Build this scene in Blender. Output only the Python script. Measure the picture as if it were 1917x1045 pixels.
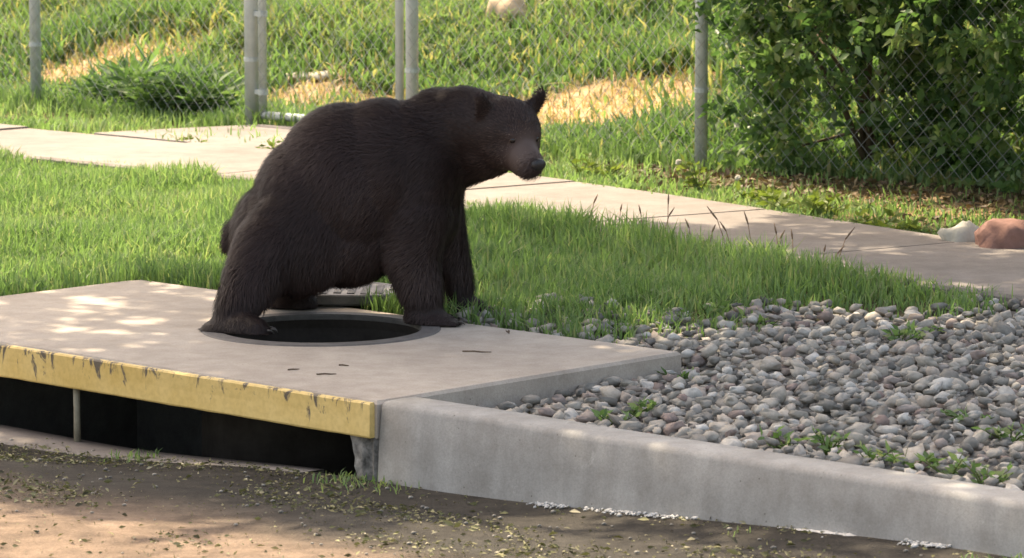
import bpy, bmesh, math
import numpy as np
from mathutils import Vector, Matrix, noise as mnoise

R = math.radians
rng = np.random.default_rng(7)
scene = bpy.context.scene
COL = scene.collection
for o in list(bpy.data.objects):
    bpy.data.objects.remove(o)

# ------------------------------------------------------------------ camera
CAMH = 1.55                      # height above the inlet slab (slab top is z = 0)
cam_d = bpy.data.cameras.new('camera')
cam = bpy.data.objects.new('camera', cam_d)
COL.objects.link(cam)
cam_d.sensor_width = 36.0
cam_d.lens = 36.0 * 6800 / 1917
cam_d.dof.use_dof = True
cam_d.dof.focus_distance = 11.0
cam_d.dof.aperture_fstop = 11
cam_d.clip_start = 0.1
cam_d.clip_end = 3000
cam.location = (0, 0, CAMH)
cam.rotation_euler = (R(90 - 7.33), 0, 0)
scene.camera = cam

# ------------------------------------------------------------------ sky, sun, exposure
SUN_AZ = Vector((-0.58, 0.81, 0)).normalized()     # horizontal direction towards the sun
SUN_EL = 60.0
world = bpy.data.worlds.new('World')
scene.world = world
world.use_nodes = True
wn = world.node_tree
wn.nodes.clear()
w_out = wn.nodes.new('ShaderNodeOutputWorld')
w_bg = wn.nodes.new('ShaderNodeBackground')
w_sky = wn.nodes.new('ShaderNodeTexSky')
w_sky.sky_type = 'NISHITA'
w_sky.sun_disc = False
w_sky.sun_elevation = R(SUN_EL)
w_sky.sun_rotation = math.atan2(SUN_AZ.x, SUN_AZ.y)
w_sky.air_density = 1.0
w_sky.dust_density = 4.0
w_bg.inputs['Strength'].default_value = 0.15
wn.links.new(w_sky.outputs[0], w_bg.inputs[0])
wn.links.new(w_bg.outputs[0], w_out.inputs[0])

sun_d = bpy.data.lights.new('sun', 'SUN')
sun_d.energy = 3.0
sun_d.angle = R(0.53)
sun_d.color = (1.0, 0.95, 0.87)
sun = bpy.data.objects.new('sun', sun_d)
COL.objects.link(sun)
sdir = Vector((SUN_AZ.x * math.cos(R(SUN_EL)), SUN_AZ.y * math.cos(R(SUN_EL)), math.sin(R(SUN_EL))))
sun.rotation_euler = sdir.to_track_quat('Z', 'Y').to_euler()
sun.location = (-5, 18, 12)

scene.view_settings.view_transform = 'Standard'
scene.view_settings.look = 'None'
scene.view_settings.gamma = 1.0
scene.view_settings.exposure = 1.7
scene.view_settings.use_white_balance = True          # phone balanced for the shade
scene.view_settings.white_balance_temperature = 8500
scene.view_settings.white_balance_tint = 10
scene.view_settings.use_curve_mapping = False

# ------------------------------------------------------------------ helpers
ORI = np.array([-0.36, 9.50])          # near right corner of the slab, on the kerb line
UD = np.array([0.726, -0.687])         # along the kerb
VD = np.array([0.687, 0.726])          # away from the street


def W(u, v, z=0.0):
    return (ORI[0] + UD[0] * u + VD[0] * v, ORI[1] + UD[1] * u + VD[1] * v, z)


def Wn(u, v, z):
    u = np.asarray(u, float); v = np.asarray(v, float)
    return np.stack([ORI[0] + UD[0] * u + VD[0] * v, ORI[1] + UD[1] * u + VD[1] * v,
                     np.broadcast_to(np.asarray(z, float), u.shape)], -1)


def to_uv(x, y):
    dx = np.asarray(x, float) - ORI[0]; dy = np.asarray(y, float) - ORI[1]
    return UD[0] * dx + UD[1] * dy, VD[0] * dx + VD[1] * dy


KROT = math.atan2(UD[1], UD[0])         # z rotation that turns +x onto the kerb direction


def tag(o, label=None, cat=None, group=None, kind=None):
    if label: o['label'] = label
    if cat: o['category'] = cat
    if group: o['group'] = group
    if kind: o['kind'] = kind
    return o


def empty(name, loc=(0, 0, 0), rz=0.0):
    o = bpy.data.objects.new(name, None)
    o.empty_display_size = 0.1
    COL.objects.link(o)
    o.location = loc
    o.rotation_euler = (0, 0, rz)
    return o


def link(name, me, mat=None, parent=None):
    o = bpy.data.objects.new(name, me)
    COL.objects.link(o)
    if mat is not None and not me.materials:
        me.materials.append(mat)
    if parent is not None:
        o.parent = parent
    return o


def pymesh(name, verts, faces, smooth=False):
    me = bpy.data.meshes.new(name)
    me.from_pydata([tuple(map(float, v)) for v in verts], [], faces)
    me.update()
    if smooth:
        me.polygons.foreach_set('use_smooth', [True] * len(me.polygons))
    return me


def tri_mesh(name, co, tris, smooth=False, tint=None):
    """fast numpy mesh of triangles, optional per-vertex tint"""
    me = bpy.data.meshes.new(name)
    n, m = len(co), len(tris)
    me.vertices.add(n)
    me.vertices.foreach_set('co', np.ascontiguousarray(co, dtype=np.float32).ravel())
    me.loops.add(m * 3)
    me.loops.foreach_set('vertex_index', np.ascontiguousarray(tris, dtype=np.int32).ravel())
    me.polygons.add(m)
    me.polygons.foreach_set('loop_start', np.arange(0, m * 3, 3, dtype=np.int32))
    me.update(calc_edges=True)
    if smooth:
        me.polygons.foreach_set('use_smooth', np.ones(m, dtype=bool))
    if tint is not None:
        a = me.attributes.new('tint', 'FLOAT', 'POINT')
        a.data.foreach_set('value', np.ascontiguousarray(tint, dtype=np.float32))
    me.validate()
    return me


def bm_mesh(name, bm, smooth=False):
    bmesh.ops.recalc_face_normals(bm, faces=bm.faces[:])
    me = bpy.data.meshes.new(name)
    bm.to_mesh(me)
    bm.free()
    if smooth:
        me.polygons.foreach_set('use_smooth', [True] * len(me.polygons))
    return me


def bm_box(bm, x0, x1, y0, y1, z0, z1, bevel=0.0, seg=2):
    vs = [bm.verts.new(p) for p in ((x0, y0, z0), (x1, y0, z0), (x1, y1, z0), (x0, y1, z0),
                                     (x0, y0, z1), (x1, y0, z1), (x1, y1, z1), (x0, y1, z1))]
    fs = [bm.faces.new([vs[i] for i in f]) for f in ((3, 2, 1, 0), (4, 5, 6, 7), (0, 1, 5, 4), (1, 2, 6, 5), (2, 3, 7, 6), (3, 0, 4, 7))]
    if bevel:
        es = list({e for f in fs for e in f.edges})
        bmesh.ops.bevel(bm, geom=es, offset=bevel, segments=seg, affect='EDGES', profile=0.6)


def bm_tube(bm, pts, radii, sides=8, caps=True):
    pts = [Vector(p) for p in pts]
    rings = []
    ref = Vector((0.31, 0.52, 0.8)).normalized()
    for i, p in enumerate(pts):
        a = pts[max(i - 1, 0)]; b = pts[min(i + 1, len(pts) - 1)]
        t = (b - a).normalized()
        x = t.cross(ref)
        if x.length < 1e-3: x = t.cross(Vector((1, 0, 0)))
        x.normalize(); y = t.cross(x)
        r = radii[i] if hasattr(radii, '__len__') else radii
        rings.append([bm.verts.new(p + (x * math.cos(2 * math.pi * k / sides) + y * math.sin(2 * math.pi * k / sides)) * r) for k in range(sides)])
    for a, b in zip(rings, rings[1:]):
        for k in range(sides):
            bm.faces.new((a[k], a[(k + 1) % sides], b[(k + 1) % sides], b[k]))
    if caps:
        bm.faces.new(rings[0][::-1]); bm.faces.new(rings[-1])


def vnoise(x, y, s=1.0, seed=0.0):
    """cheap smooth value noise on numpy arrays, 0..1"""
    x = np.asarray(x, float) * s + 17.3 + seed * 3.7; y = np.asarray(y, float) * s + 41.9 + seed * 9.1
    xi = np.floor(x); yi = np.floor(y); fx = x - xi; fy = y - yi
    fx = fx * fx * (3 - 2 * fx); fy = fy * fy * (3 - 2 * fy)

    def h(a, b):
        t = np.sin(a * 127.1 + b * 311.7 + seed * 74.7) * 43758.5453
        return t - np.floor(t)
    return (h(xi, yi) * (1 - fx) + h(xi + 1, yi) * fx) * (1 - fy) + (h(xi, yi + 1) * (1 - fx) + h(xi + 1, yi + 1) * fx) * fy


def sstep(a, b, x):
    t = np.clip((np.asarray(x, float) - a) / (b - a), 0, 1)
    return t * t * (3 - 2 * t)


# ------------------------------------------------------------------ materials
def new_mat(name):
    m = bpy.data.materials.new(name)
    m.use_nodes = True
    nt = m.node_tree
    bsdf = nt.nodes['Principled BSDF']
    return m, nt, bsdf


def N(nt, kind, **kw):
    n = nt.nodes.new(kind)
    for k, v in kw.items():
        if k in n.inputs:
            n.inputs[k].default_value = v
        else:
            setattr(n, k, v)
    return n


def ramp(nt, fac, stops):
    r = nt.nodes.new('ShaderNodeValToRGB')
    el = r.color_ramp.elements
    while len(el) < len(stops): el.new(0.5)
    for e, (p, c) in zip(el, stops):
        e.position = p
        e.color = (*c, 1) if len(c) == 3 else c
    nt.links.new(fac, r.inputs[0])
    return r.outputs[0]


def mix(nt, fac, a, b, mode='MIX'):
    m = nt.nodes.new('ShaderNodeMix')
    m.data_type = 'RGBA'
    m.blend_type = mode
    for sock, val in ((m.inputs[0], fac), (m.inputs[6], a), (m.inputs[7], b)):
        if hasattr(val, 'links') or hasattr(val, 'is_linked'):
            nt.links.new(val, sock)
        elif isinstance(val, (int, float)):
            sock.default_value = val
        else:
            sock.default_value = (*val, 1)
    return m.outputs[2]


def coords(nt, kind='Object'):
    return nt.nodes.new('ShaderNodeTexCoord').outputs[kind]


def noise(nt, vec, scale, detail=5, rough=0.6, dist=0.0):
    n = N(nt, 'ShaderNodeTexNoise')
    n.inputs['Scale'].default_value = scale
    n.inputs['Detail'].default_value = detail
    n.inputs['Roughness'].default_value = rough
    n.inputs['Distortion'].default_value = dist
    nt.links.new(vec, n.inputs['Vector'])
    return n.outputs[0]


def bump(nt, bsdf, h, strength=0.3, dist=0.01):
    b = nt.nodes.new('ShaderNodeBump')
    b.inputs['Strength'].default_value = strength
    b.inputs['Distance'].default_value = dist
    nt.links.new(h, b.inputs['Height'])
    nt.links.new(b.outputs[0], bsdf.inputs['Normal'])


def world_pos(nt):
    g = nt.nodes.new('ShaderNodeNewGeometry')
    return g.outputs['Position']


def mat_concrete(name, base, dark, light, scale=1.0, streak=False, rough=0.85):
    m, nt, b = new_mat(name)
    p = world_pos(nt)
    big = noise(nt, p, 1.6 * scale, 6, 0.65, 0.4)
    mid = noise(nt, p, 9 * scale, 6, 0.7)
    fine = noise(nt, p, 160 * min(scale, 1.0), 3, 0.7)
    c = ramp(nt, big, [(0.3, dark), (0.52, base), (0.75, light)])
    c2 = ramp(nt, mid, [(0.35, (0.72, 0.70, 0.68)), (0.6, (1, 1, 1))])
    c = mix(nt, 0.7, c, c2, 'MULTIPLY')
    c3 = ramp(nt, fine, [(0.3, (0.7, 0.7, 0.7)), (0.6, (1.05, 1.05, 1.05))])
    c = mix(nt, 0.5, c, c3, 'MULTIPLY')
    # dark specks, grit in the cement
    vo = N(nt, 'ShaderNodeTexVoronoi'); vo.inputs['Scale'].default_value = 45 * scale
    nt.links.new(p, vo.inputs['Vector'])
    spk = ramp(nt, vo.outputs['Distance'], [(0.05, (0.45, 0.42, 0.4)), (0.14, (1, 1, 1))])
    gate = ramp(nt, noise(nt, p, 14 * scale, 2), [(0.55, (0, 0, 0)), (0.62, (1, 1, 1))])
    c = mix(nt, gate, c, mix(nt, 1.0, c, spk, 'MULTIPLY'))
    if streak:
        mp = N(nt, 'ShaderNodeMapping'); mp.inputs['Scale'].default_value = (14, 14, 1.2)
        nt.links.new(p, mp.inputs['Vector'])
        st = noise(nt, mp.outputs[0], 1.0, 4, 0.6)
        c = mix(nt, 0.4, c, ramp(nt, st, [(0.3, (0.68, 0.66, 0.64)), (0.55, (1, 1, 1)), (0.76, (1.3, 1.28, 1.26))]), 'MULTIPLY')
    if streak:
        mp2 = N(nt, 'ShaderNodeMapping'); mp2.inputs['Scale'].default_value = (2.5, 2.5, 26)
        nt.links.new(p, mp2.inputs['Vector'])
        scr = noise(nt, mp2.outputs[0], 2.2, 5, 0.75, 0.8)
        c = mix(nt, ramp(nt, scr, [(0.66, (0, 0, 0)), (0.74, (0.5, 0.5, 0.5))]), c, (0.19, 0.175, 0.155))
        c = mix(nt, ramp(nt, noise(nt, p, 7, 6, 0.8, 1.2), [(0.62, (0, 0, 0)), (0.70, (0.35, 0.35, 0.35))]), c, (0.52, 0.51, 0.49))
    nt.links.new(c, b.inputs['Base Color'])
    b.inputs['Roughness'].default_value = rough
    b.inputs['Specular IOR Level'].default_value = 0.25
    bump(nt, b, fine, 0.2 if streak else 0.35, 0.003)
    return m


def mat_leaf(name, cols, trans=0.35, rough=0.55, tcol=None):
    """cols: ramp colours over the per-leaf tint"""
    m, nt, b = new_mat(name)
    a = nt.nodes.new('ShaderNodeAttribute'); a.attribute_name = 'tint'
    stops = [(i / (len(cols) - 1), c) for i, c in enumerate(cols)]
    c = ramp(nt, a.outputs['Fac'], stops)
    nt.links.new(c, b.inputs['Base Color'])
    b.inputs['Roughness'].default_value = rough
    b.inputs['Specular IOR Level'].default_value = 0.3
    t = nt.nodes.new('ShaderNodeBsdfTranslucent')
    tc = mix(nt, 1.0, c, tcol or (1.15, 1.25, 0.75), 'MULTIPLY')
    nt.links.new(tc, t.inputs['Color'])
    ms = nt.nodes.new('ShaderNodeMixShader'); ms.inputs[0].default_value = trans
    nt.links.new(b.outputs[0], ms.inputs[1]); nt.links.new(t.outputs[0], ms.inputs[2])
    nt.links.new(ms.outputs[0], nt.nodes['Material Output'].inputs['Surface'])
    return m


def mat_simple(name, col, col2=None, scale=20, rough=0.7, metal=0.0, bmp=0.2, spec=0.4):
    m, nt, b = new_mat(name)
    p = coords(nt)
    n = noise(nt, p, scale, 5, 0.65)
    c = ramp(nt, n, [(0.3, col), (0.7, col2 or tuple(x * 1.3 for x in col))])
    nt.links.new(c, b.inputs['Base Color'])
    b.inputs['Roughness'].default_value = rough
    b.inputs['Metallic'].default_value = metal
    b.inputs['Specular IOR Level'].default_value = spec
    bump(nt, b, noise(nt, p, scale * 4, 3), bmp, 0.004)
    return m


M = {}
M['slab'] = mat_concrete('slab_concrete', (0.425, 0.37, 0.318), (0.37, 0.32, 0.275), (0.47, 0.415, 0.36))
M['kerb'] = mat_concrete('kerb_concrete', (0.335, 0.328, 0.315), (0.295, 0.288, 0.275), (0.375, 0.367, 0.352), streak=True)
M['walk'] = mat_concrete('sidewalk_concrete', (0.225, 0.20, 0.182), (0.175, 0.153, 0.138), (0.25, 0.225, 0.207), scale=0.9)
M['pier'] = mat_concrete('pier_concrete', (0.27, 0.25, 0.23), (0.05, 0.047, 0.043), (0.45, 0.43, 0.40), scale=9)
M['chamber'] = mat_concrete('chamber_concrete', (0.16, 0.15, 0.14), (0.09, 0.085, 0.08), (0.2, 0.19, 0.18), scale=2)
M['ring'] = mat_simple('cast_iron_ring', (0.085, 0.078, 0.074), (0.13, 0.12, 0.115), 25, 0.75, 0.0, 0.4)
M['shaft'] = mat_simple('dark_shaft', (0.03, 0.024, 0.02), (0.06, 0.05, 0.044), 9, 0.9, 0, 0.5, 0.2)  # near-black brown, darker than the chamber concrete
M['cover'] = mat_simple('cast_iron_cover', (0.16, 0.145, 0.14), (0.24, 0.22, 0.21), 18, 0.7, 0.0, 0.4)
M['galv'] = mat_simple('galvanised_steel', (0.38, 0.42, 0.42), (0.50, 0.54, 0.53), 14, 0.5, 0.2, 0.1)
M['wire'] = mat_simple('galvanised_wire', (0.22, 0.235, 0.24), (0.30, 0.315, 0.32), 30, 0.5, 0.4, 0.05)
M['rod'] = mat_simple('weathered_rod', (0.22, 0.19, 0.14), (0.34, 0.30, 0.22), 40, 0.75, 0.1, 0.3)
M['bark'] = mat_simple('bark', (0.07, 0.05, 0.035), (0.14, 0.11, 0.085), 22, 0.9, 0, 0.8, 0.2)
M['stem'] = mat_simple('stem', (0.09, 0.065, 0.045), (0.15, 0.11, 0.08), 30, 0.9, 0, 0.4, 0.2)
M['twig'] = mat_simple('dry_twig', (0.10, 0.07, 0.05), (0.16, 0.12, 0.09), 60, 0.9, 0, 0.3, 0.2)
M['residue'] = mat_simple('white_residue', (0.48, 0.465, 0.44), (0.68, 0.66, 0.63), 60, 0.9, 0, 0.4, 0.2)
M['stalk'] = mat_simple('dry_stalk', (0.16, 0.10, 0.075), (0.26, 0.18, 0.12), 80, 0.9, 0, 0.2, 0.2)

# yellow paint on the steel face, chipped and scuffed along the upper edge
m, nt, b = new_mat('yellow_paint')
p = coords(nt)
sep = N(nt, 'ShaderNodeSeparateXYZ'); nt.links.new(p, sep.inputs[0])
base = ramp(nt, noise(nt, p, 5, 5, 0.6), [(0.3, (0.62, 0.42, 0.13)), (0.7, (0.74, 0.54, 0.22))])
mp = N(nt, 'ShaderNodeMapping'); mp.inputs['Scale'].default_value = (1.0, 1.0, 0.42)
nt.links.new(p, mp.inputs['Vector'])
chip = noise(nt, mp.outputs[0], 16, 6, 0.72, 1.1)
mk = nt.nodes.new('ShaderNodeMapRange'); mk.inputs[1].default_value = -0.10; mk.inputs[2].default_value = 0.0
mk.inputs[3].default_value = -0.12; mk.inputs[4].default_value = 0.045
nt.links.new(sep.outputs['Z'], mk.inputs[0])
ad = N(nt, 'ShaderNodeMath', operation='ADD'); nt.links.new(chip, ad.inputs[0]); nt.links.new(mk.outputs[0], ad.inputs[1])
msk = ramp(nt, ad.outputs[0], [(0.55, (0, 0, 0)), (0.61, (1, 1, 1))])
c = mix(nt, msk, base, (0.12, 0.095, 0.07))
grime = ramp(nt, noise(nt, p, 60, 3, 0.6), [(0.35, (0.8, 0.78, 0.72)), (0.6, (1, 1, 1))])
c = mix(nt, 0.6, c, grime, 'MULTIPLY')
nt.links.new(c, b.inputs['Base Color'])
b.inputs['Roughness'].default_value = 0.6
bump(nt, b, ad.outputs[0], 0.25, 0.004)
M['yellow'] = m

# street: dry silt over old asphalt
m, nt, b = new_mat('street_silt')
p = world_pos(nt)
big = noise(nt, p, 2.2, 6, 0.65, 0.5)
mid = noise(nt, p, 14, 5, 0.7)
fine = noise(nt, p, 140, 3, 0.7)
c = ramp(nt, big, [(0.32, (0.155, 0.115, 0.088)), (0.52, (0.225, 0.165, 0.125)), (0.72, (0.31, 0.235, 0.18))])
c = mix(nt, 0.8, c, ramp(nt, mid, [(0.34, (0.55, 0.55, 0.55)), (0.6, (1.1, 1.08, 1.05))]), 'MULTIPLY')
c = mix(nt, 0.6, c, ramp(nt, fine, [(0.3, (0.6, 0.6, 0.6)), (0.65, (1.15, 1.15, 1.15))]), 'MULTIPLY')
ga = nt.nodes.new('ShaderNodeAttribute'); ga.attribute_name = 'bare'          # gutter silt darkened further, shade tone put into its colour
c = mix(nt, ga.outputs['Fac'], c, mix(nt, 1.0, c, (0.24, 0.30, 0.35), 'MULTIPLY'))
nt.links.new(c, b.inputs['Base Color']); b.inputs['Roughness'].default_value = 0.95
b.inputs['Specular IOR Level'].default_value = 0.15
hh = N(nt, 'ShaderNodeMath', operation='ADD'); nt.links.new(mid, hh.inputs[0]); nt.links.new(fine, hh.inputs[1])
bump(nt, b, hh.outputs[0], 0.7, 0.012)
M['street'] = m

# soil under lawn and hill: brown with bare orange patches given by a vertex mask
m, nt, b = new_mat('soil')
p = world_pos(nt)
a = nt.nodes.new('ShaderNodeAttribute'); a.attribute_name = 'bare'
mid = noise(nt, p, 9, 6, 0.7)
dark = ramp(nt, mid, [(0.3, (0.055, 0.05, 0.028)), (0.7, (0.12, 0.10, 0.055))])
lite = ramp(nt, mid, [(0.3, (0.36, 0.22, 0.115)), (0.55, (0.47, 0.31, 0.18)), (0.75, (0.54, 0.40, 0.27))])
c = mix(nt, a.outputs['Fac'], dark, lite)
nt.links.new(c, b.inputs['Base Color']); b.inputs['Roughness'].default_value = 0.95
b.inputs['Specular IOR Level'].default_value = 0.1
bump(nt, b, mid, 0.8, 0.03)
M['soil'] = m

# river stones: colour differs from stone to stone
def mat_stone(name, attr):
    m, nt, b = new_mat(name)
    if attr:
        a = nt.nodes.new('ShaderNodeAttribute'); a.attribute_name = 'tint'; f = a.outputs['Fac']
    else:
        f = nt.nodes.new('ShaderNodeObjectInfo').outputs['Random']
    p = world_pos(nt)
    c = ramp(nt, f, [(0.0, (0.14, 0.132, 0.12)), (0.2, (0.25, 0.235, 0.21)), (0.45, (0.36, 0.332, 0.29)), (0.7, (0.43, 0.385, 0.33)),
                     (0.82, (0.25, 0.185, 0.165)), (0.9, (0.42, 0.40, 0.365)), (1.0, (0.53, 0.51, 0.475))])
    n = noise(nt, p, 55, 5, 0.7)
    c = mix(nt, 0.7, c, ramp(nt, n, [(0.3, (0.62, 0.6, 0.58)), (0.65, (1.1, 1.1, 1.1))]), 'MULTIPLY')
    nt.links.new(c, b.inputs['Base Color']); b.inputs['Roughness'].default_value = 0.8
    b.inputs['Specular IOR Level'].default_value = 0.3
    bump(nt, b, n, 0.25, 0.004)
    return m
M['stone'] = mat_stone('river_stone', False)
M['stone_bulk'] = mat_stone('river_stone_bulk', True)
M['gravel_bed'] = mat_simple('gravel_grit', (0.10, 0.095, 0.085), (0.19, 0.175, 0.155), 60, 0.95, 0, 0.8, 0.2)
M['pale_rock'] = mat_simple('pale_rock', (0.36, 0.33, 0.27), (0.52, 0.49, 0.42), 12, 0.85, 0, 0.6, 0.3)
M['red_rock'] = mat_simple('red_sandstone', (0.17, 0.085, 0.065), (0.28, 0.15, 0.12), 12, 0.85, 0, 0.6, 0.3)
M['tan_rock'] = mat_simple('tan_rock', (0.40, 0.29, 0.19), (0.52, 0.40, 0.28), 12, 0.85, 0, 0.6, 0.3)

M['lawn'] = mat_leaf('lawn_grass', [(0.075, 0.135, 0.05), (0.14, 0.235, 0.092), (0.20, 0.30, 0.13), (0.30, 0.32, 0.18)], 0.5)
M['hill_grass'] = mat_leaf('hill_grass', [(0.06, 0.12, 0.045), (0.11, 0.195, 0.078), (0.165, 0.25, 0.11), (0.32, 0.29, 0.15)], 0.5)
M['straw'] = mat_leaf('dry_straw', [(0.30, 0.21, 0.10), (0.42, 0.31, 0.16), (0.50, 0.40, 0.23), (0.16, 0.17, 0.06)], 0.25)
M['shrub_leaf'] = mat_leaf('shrub_leaf', [(0.040, 0.085, 0.034), (0.082, 0.160, 0.060), (0.135, 0.225, 0.088), (0.29, 0.33, 0.16)], 0.5, 0.36)
M['tree_leaf'] = mat_leaf('tree_leaf', [(0.04, 0.075, 0.02), (0.06, 0.11, 0.03), (0.09, 0.14, 0.04)], 0.22, 0.5)
M['weed_leaf'] = mat_leaf('weed_leaf', [(0.09, 0.13, 0.03), (0.15, 0.20, 0.05), (0.22, 0.26, 0.08)], 0.4, 0.5)
M['litter'] = mat_leaf('leaf_litter', [(0.04, 0.035, 0.025), (0.12, 0.115, 0.05), (0.21, 0.20, 0.09), (0.27, 0.24, 0.15), (0.42, 0.38, 0.28)], 0.1)
M['brown_litter'] = mat_leaf('brown_litter', [(0.05, 0.035, 0.022), (0.12, 0.08, 0.045), (0.20, 0.135, 0.075), (0.10, 0.11, 0.04)], 0.1)
M['flower'] = mat_simple('pale_petals', (0.36, 0.34, 0.28), (0.5, 0.47, 0.4), 40, 0.8, 0, 0.1, 0.2)

# bear coat
m, nt, b = new_mat('bear_fur')
a = nt.nodes.new('ShaderNodeAttribute'); a.attribute_name = 'tint'
c = ramp(nt, a.outputs['Fac'], [(0.0, (0.012, 0.007, 0.0062)), (0.45, (0.036, 0.0215, 0.0195)), (0.75, (0.072, 0.048, 0.042)), (1.0, (0.16, 0.118, 0.10))])
nt.links.new(c, b.inputs['Base Color'])
b.inputs['Roughness'].default_value = 0.62
b.inputs['Specular IOR Level'].default_value = 0.25
M['fur'] = m
M['nose'] = mat_simple('nose_leather', (0.012, 0.010, 0.010), (0.02, 0.017, 0.017), 80, 0.4, 0, 0.3, 0.5)
m, nt, b = new_mat('eye'); b.inputs['Base Color'].default_value = (0.012, 0.007, 0.005, 1); b.inputs['Roughness'].default_value = 0.12
M['eye'] = m
M['claw'] = mat_simple('claw_horn', (0.03, 0.026, 0.022), (0.06, 0.05, 0.045), 60, 0.45, 0, 0.1, 0.4)

# ------------------------------------------------------------------ terrain
SLAB_L, SLAB_D = 2.40, 1.24      # along kerb, across
FENCE_V = 5.63


def walk_mid(u):
    """sidewalk centre line v(u): straight, then bending towards the kerb"""
    return 4.17 - 0.86 * sstep(-4.6, 0.6, u)


WALK_HALF = 0.49


def hill_z(u, v):
    d = np.clip(np.asarray(v, float) - 5.75, 0, None)
    z = 0.30 * (d - 1.2 * (1 - np.exp(-d / 1.2))) * 1.0
    z = np.where(d > 16, 0.30 * (16 - 1.2) + 0.0 * d, z)
    n = (vnoise(u, v, 0.8, 1) - 0.5) * 0.16 + (vnoise(u, v, 2.3, 2) - 0.5) * 0.07
    return z + n * sstep(0.15, 1.5, d)


def land_z(u, v):
    u = np.asarray(u, float); v = np.asarray(v, float)
    z = -0.03 + (vnoise(u, v, 1.7, 3) - 0.5) * 0.02
    # gravel bed lies lower, between slab, kerb and sidewalk
    g = sstep(-0.75, -0.3, u) * (1 - sstep(2.5, 2.9, v))
    z = z - (0.026 + 0.03 * np.exp(-np.clip(u, 0, None) / 0.35) * (v < SLAB_D + 0.1)) * g
    return z + hill_z(u, v)


def street_z(u, v):
    u = np.asarray(u, float); v = np.asarray(v, float)
    base = -0.262 + 0.048 * sstep(-1.2, 0.0, u) + 0.088 * sstep(0.0, 2.1, u)
    t = sstep(0.0, 1.3, -v)
    return base * (1 - t) + (-0.165) * t + (vnoise(u, v, 3.0, 5) - 0.5) * 0.018 * sstep(0.0, 0.25, -v)


def bare_mask(u, v):
    """bare soil on the slope behind the fence (ellipses measured on the slope)"""
    x, y, _ = W(0, 0)
    p = Wn(u, v, 0)
    X, Y = p[..., 0], p[..., 1]
    out = np.zeros_like(X)
    for (cx, cy, rx, ry, k) in BARE:
        d = ((X - cx) / rx) ** 2 + ((Y - cy) / ry) ** 2
        d = d + (vnoise(X, Y, 3.0, 8) - 0.5) * 1.1 + (vnoise(X, Y, 10.0, 9) - 0.5) * 0.9
        out = np.maximum(out, k * (1 - sstep(0.55, 1.25, d)))
    return out


BARE = [(-2.13, 20.8, 0.62, 0.52, 1.0), (0.26, 18.15, 0.86, 0.74, 1.0), (-1.1, 19.2, 0.3, 0.45, 0.7), (-0.72, 18.9, 0.25, 0.4, 0.7), (1.7, 14.6, 0.6, 0.5, 0.5)]


def grid_sheet(name, us, vs, zf, skip, mat, with_bare=None):
    us = np.array(us); vs = np.array(vs)
    U, V = np.meshgrid(us, vs, indexing='ij')
    Z = zf(U, V)
    P = Wn(U, V, Z).reshape(-1, 3)
    nv = len(vs)
    faces = []
    for i in range(len(us) - 1):
        for j in range(nv - 1):
            if skip and skip((us[i] + us[i + 1]) / 2, (vs[j] + vs[j + 1]) / 2):
                continue
            faces.append((i * nv + j, (i + 1) * nv + j, (i + 1) * nv + j + 1, i * nv + j + 1))
    me = pymesh(name, P, faces, True)
    if with_bare:
        a = me.attributes.new('bare', 'FLOAT', 'POINT')
        a.data.foreach_set('value', with_bare(U, V).reshape(-1).astype(np.float32))
    bm = bmesh.new(); bm.from_mesh(me)
    loose = [v for v in bm.verts if not v.link_faces]
    bmesh.ops.delete(bm, geom=loose, context='VERTS')
    bmesh.ops.recalc_face_normals(bm, faces=bm.faces[:])
    bm.to_mesh(me); bm.free()
    return link(name, me, mat)


far = [900, 300, 100, 40, 20]
us = [-x for x in far] + list(np.arange(-14, -2.4, 0.2)) + list(np.arange(-2.4, 0, 0.16)) + list(np.arange(0, 6, 0.2)) + [8, 14, 40, 100, 300, 900]
us = sorted(set(round(float(x), 4) for x in us))
vs = [0.15, 0.4, 0.7, 1.0, 1.24] + list(np.arange(1.45, 14, 0.2)) + [16, 18, 20, 22, 26, 40, 100, 300, 900]
vs = sorted(set(round(float(x), 4) for x in vs))
ground = grid_sheet('ground', us, vs, land_z, lambda u, v: -SLAB_L < u < 0 and v < SLAB_D, M['soil'], bare_mask)
tag(ground, kind='structure')

us2 = [-x for x in far] + list(np.arange(-10, 8, 0.12)) + [8, 14, 40, 100, 300, 900]
vs2 = [-900, -300, -100, -40, -15] + list(np.arange(-8, -2, 0.5)) + list(np.arange(-2, -0.01, 0.08)) + [0.0]
us2 = sorted(set(round(float(x), 4) for x in us2 + [-2.4, 0.0])); vs2 = sorted(set(round(float(x), 4) for x in vs2))


def silt_shade(u, v):  # mask of the gutter band: silt with the shade painted in
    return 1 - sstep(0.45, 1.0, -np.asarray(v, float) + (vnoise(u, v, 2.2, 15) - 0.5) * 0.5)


street = grid_sheet('street', us2, vs2, street_z, None, M['street'], silt_shade)
tag(street, kind='structure')

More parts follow.
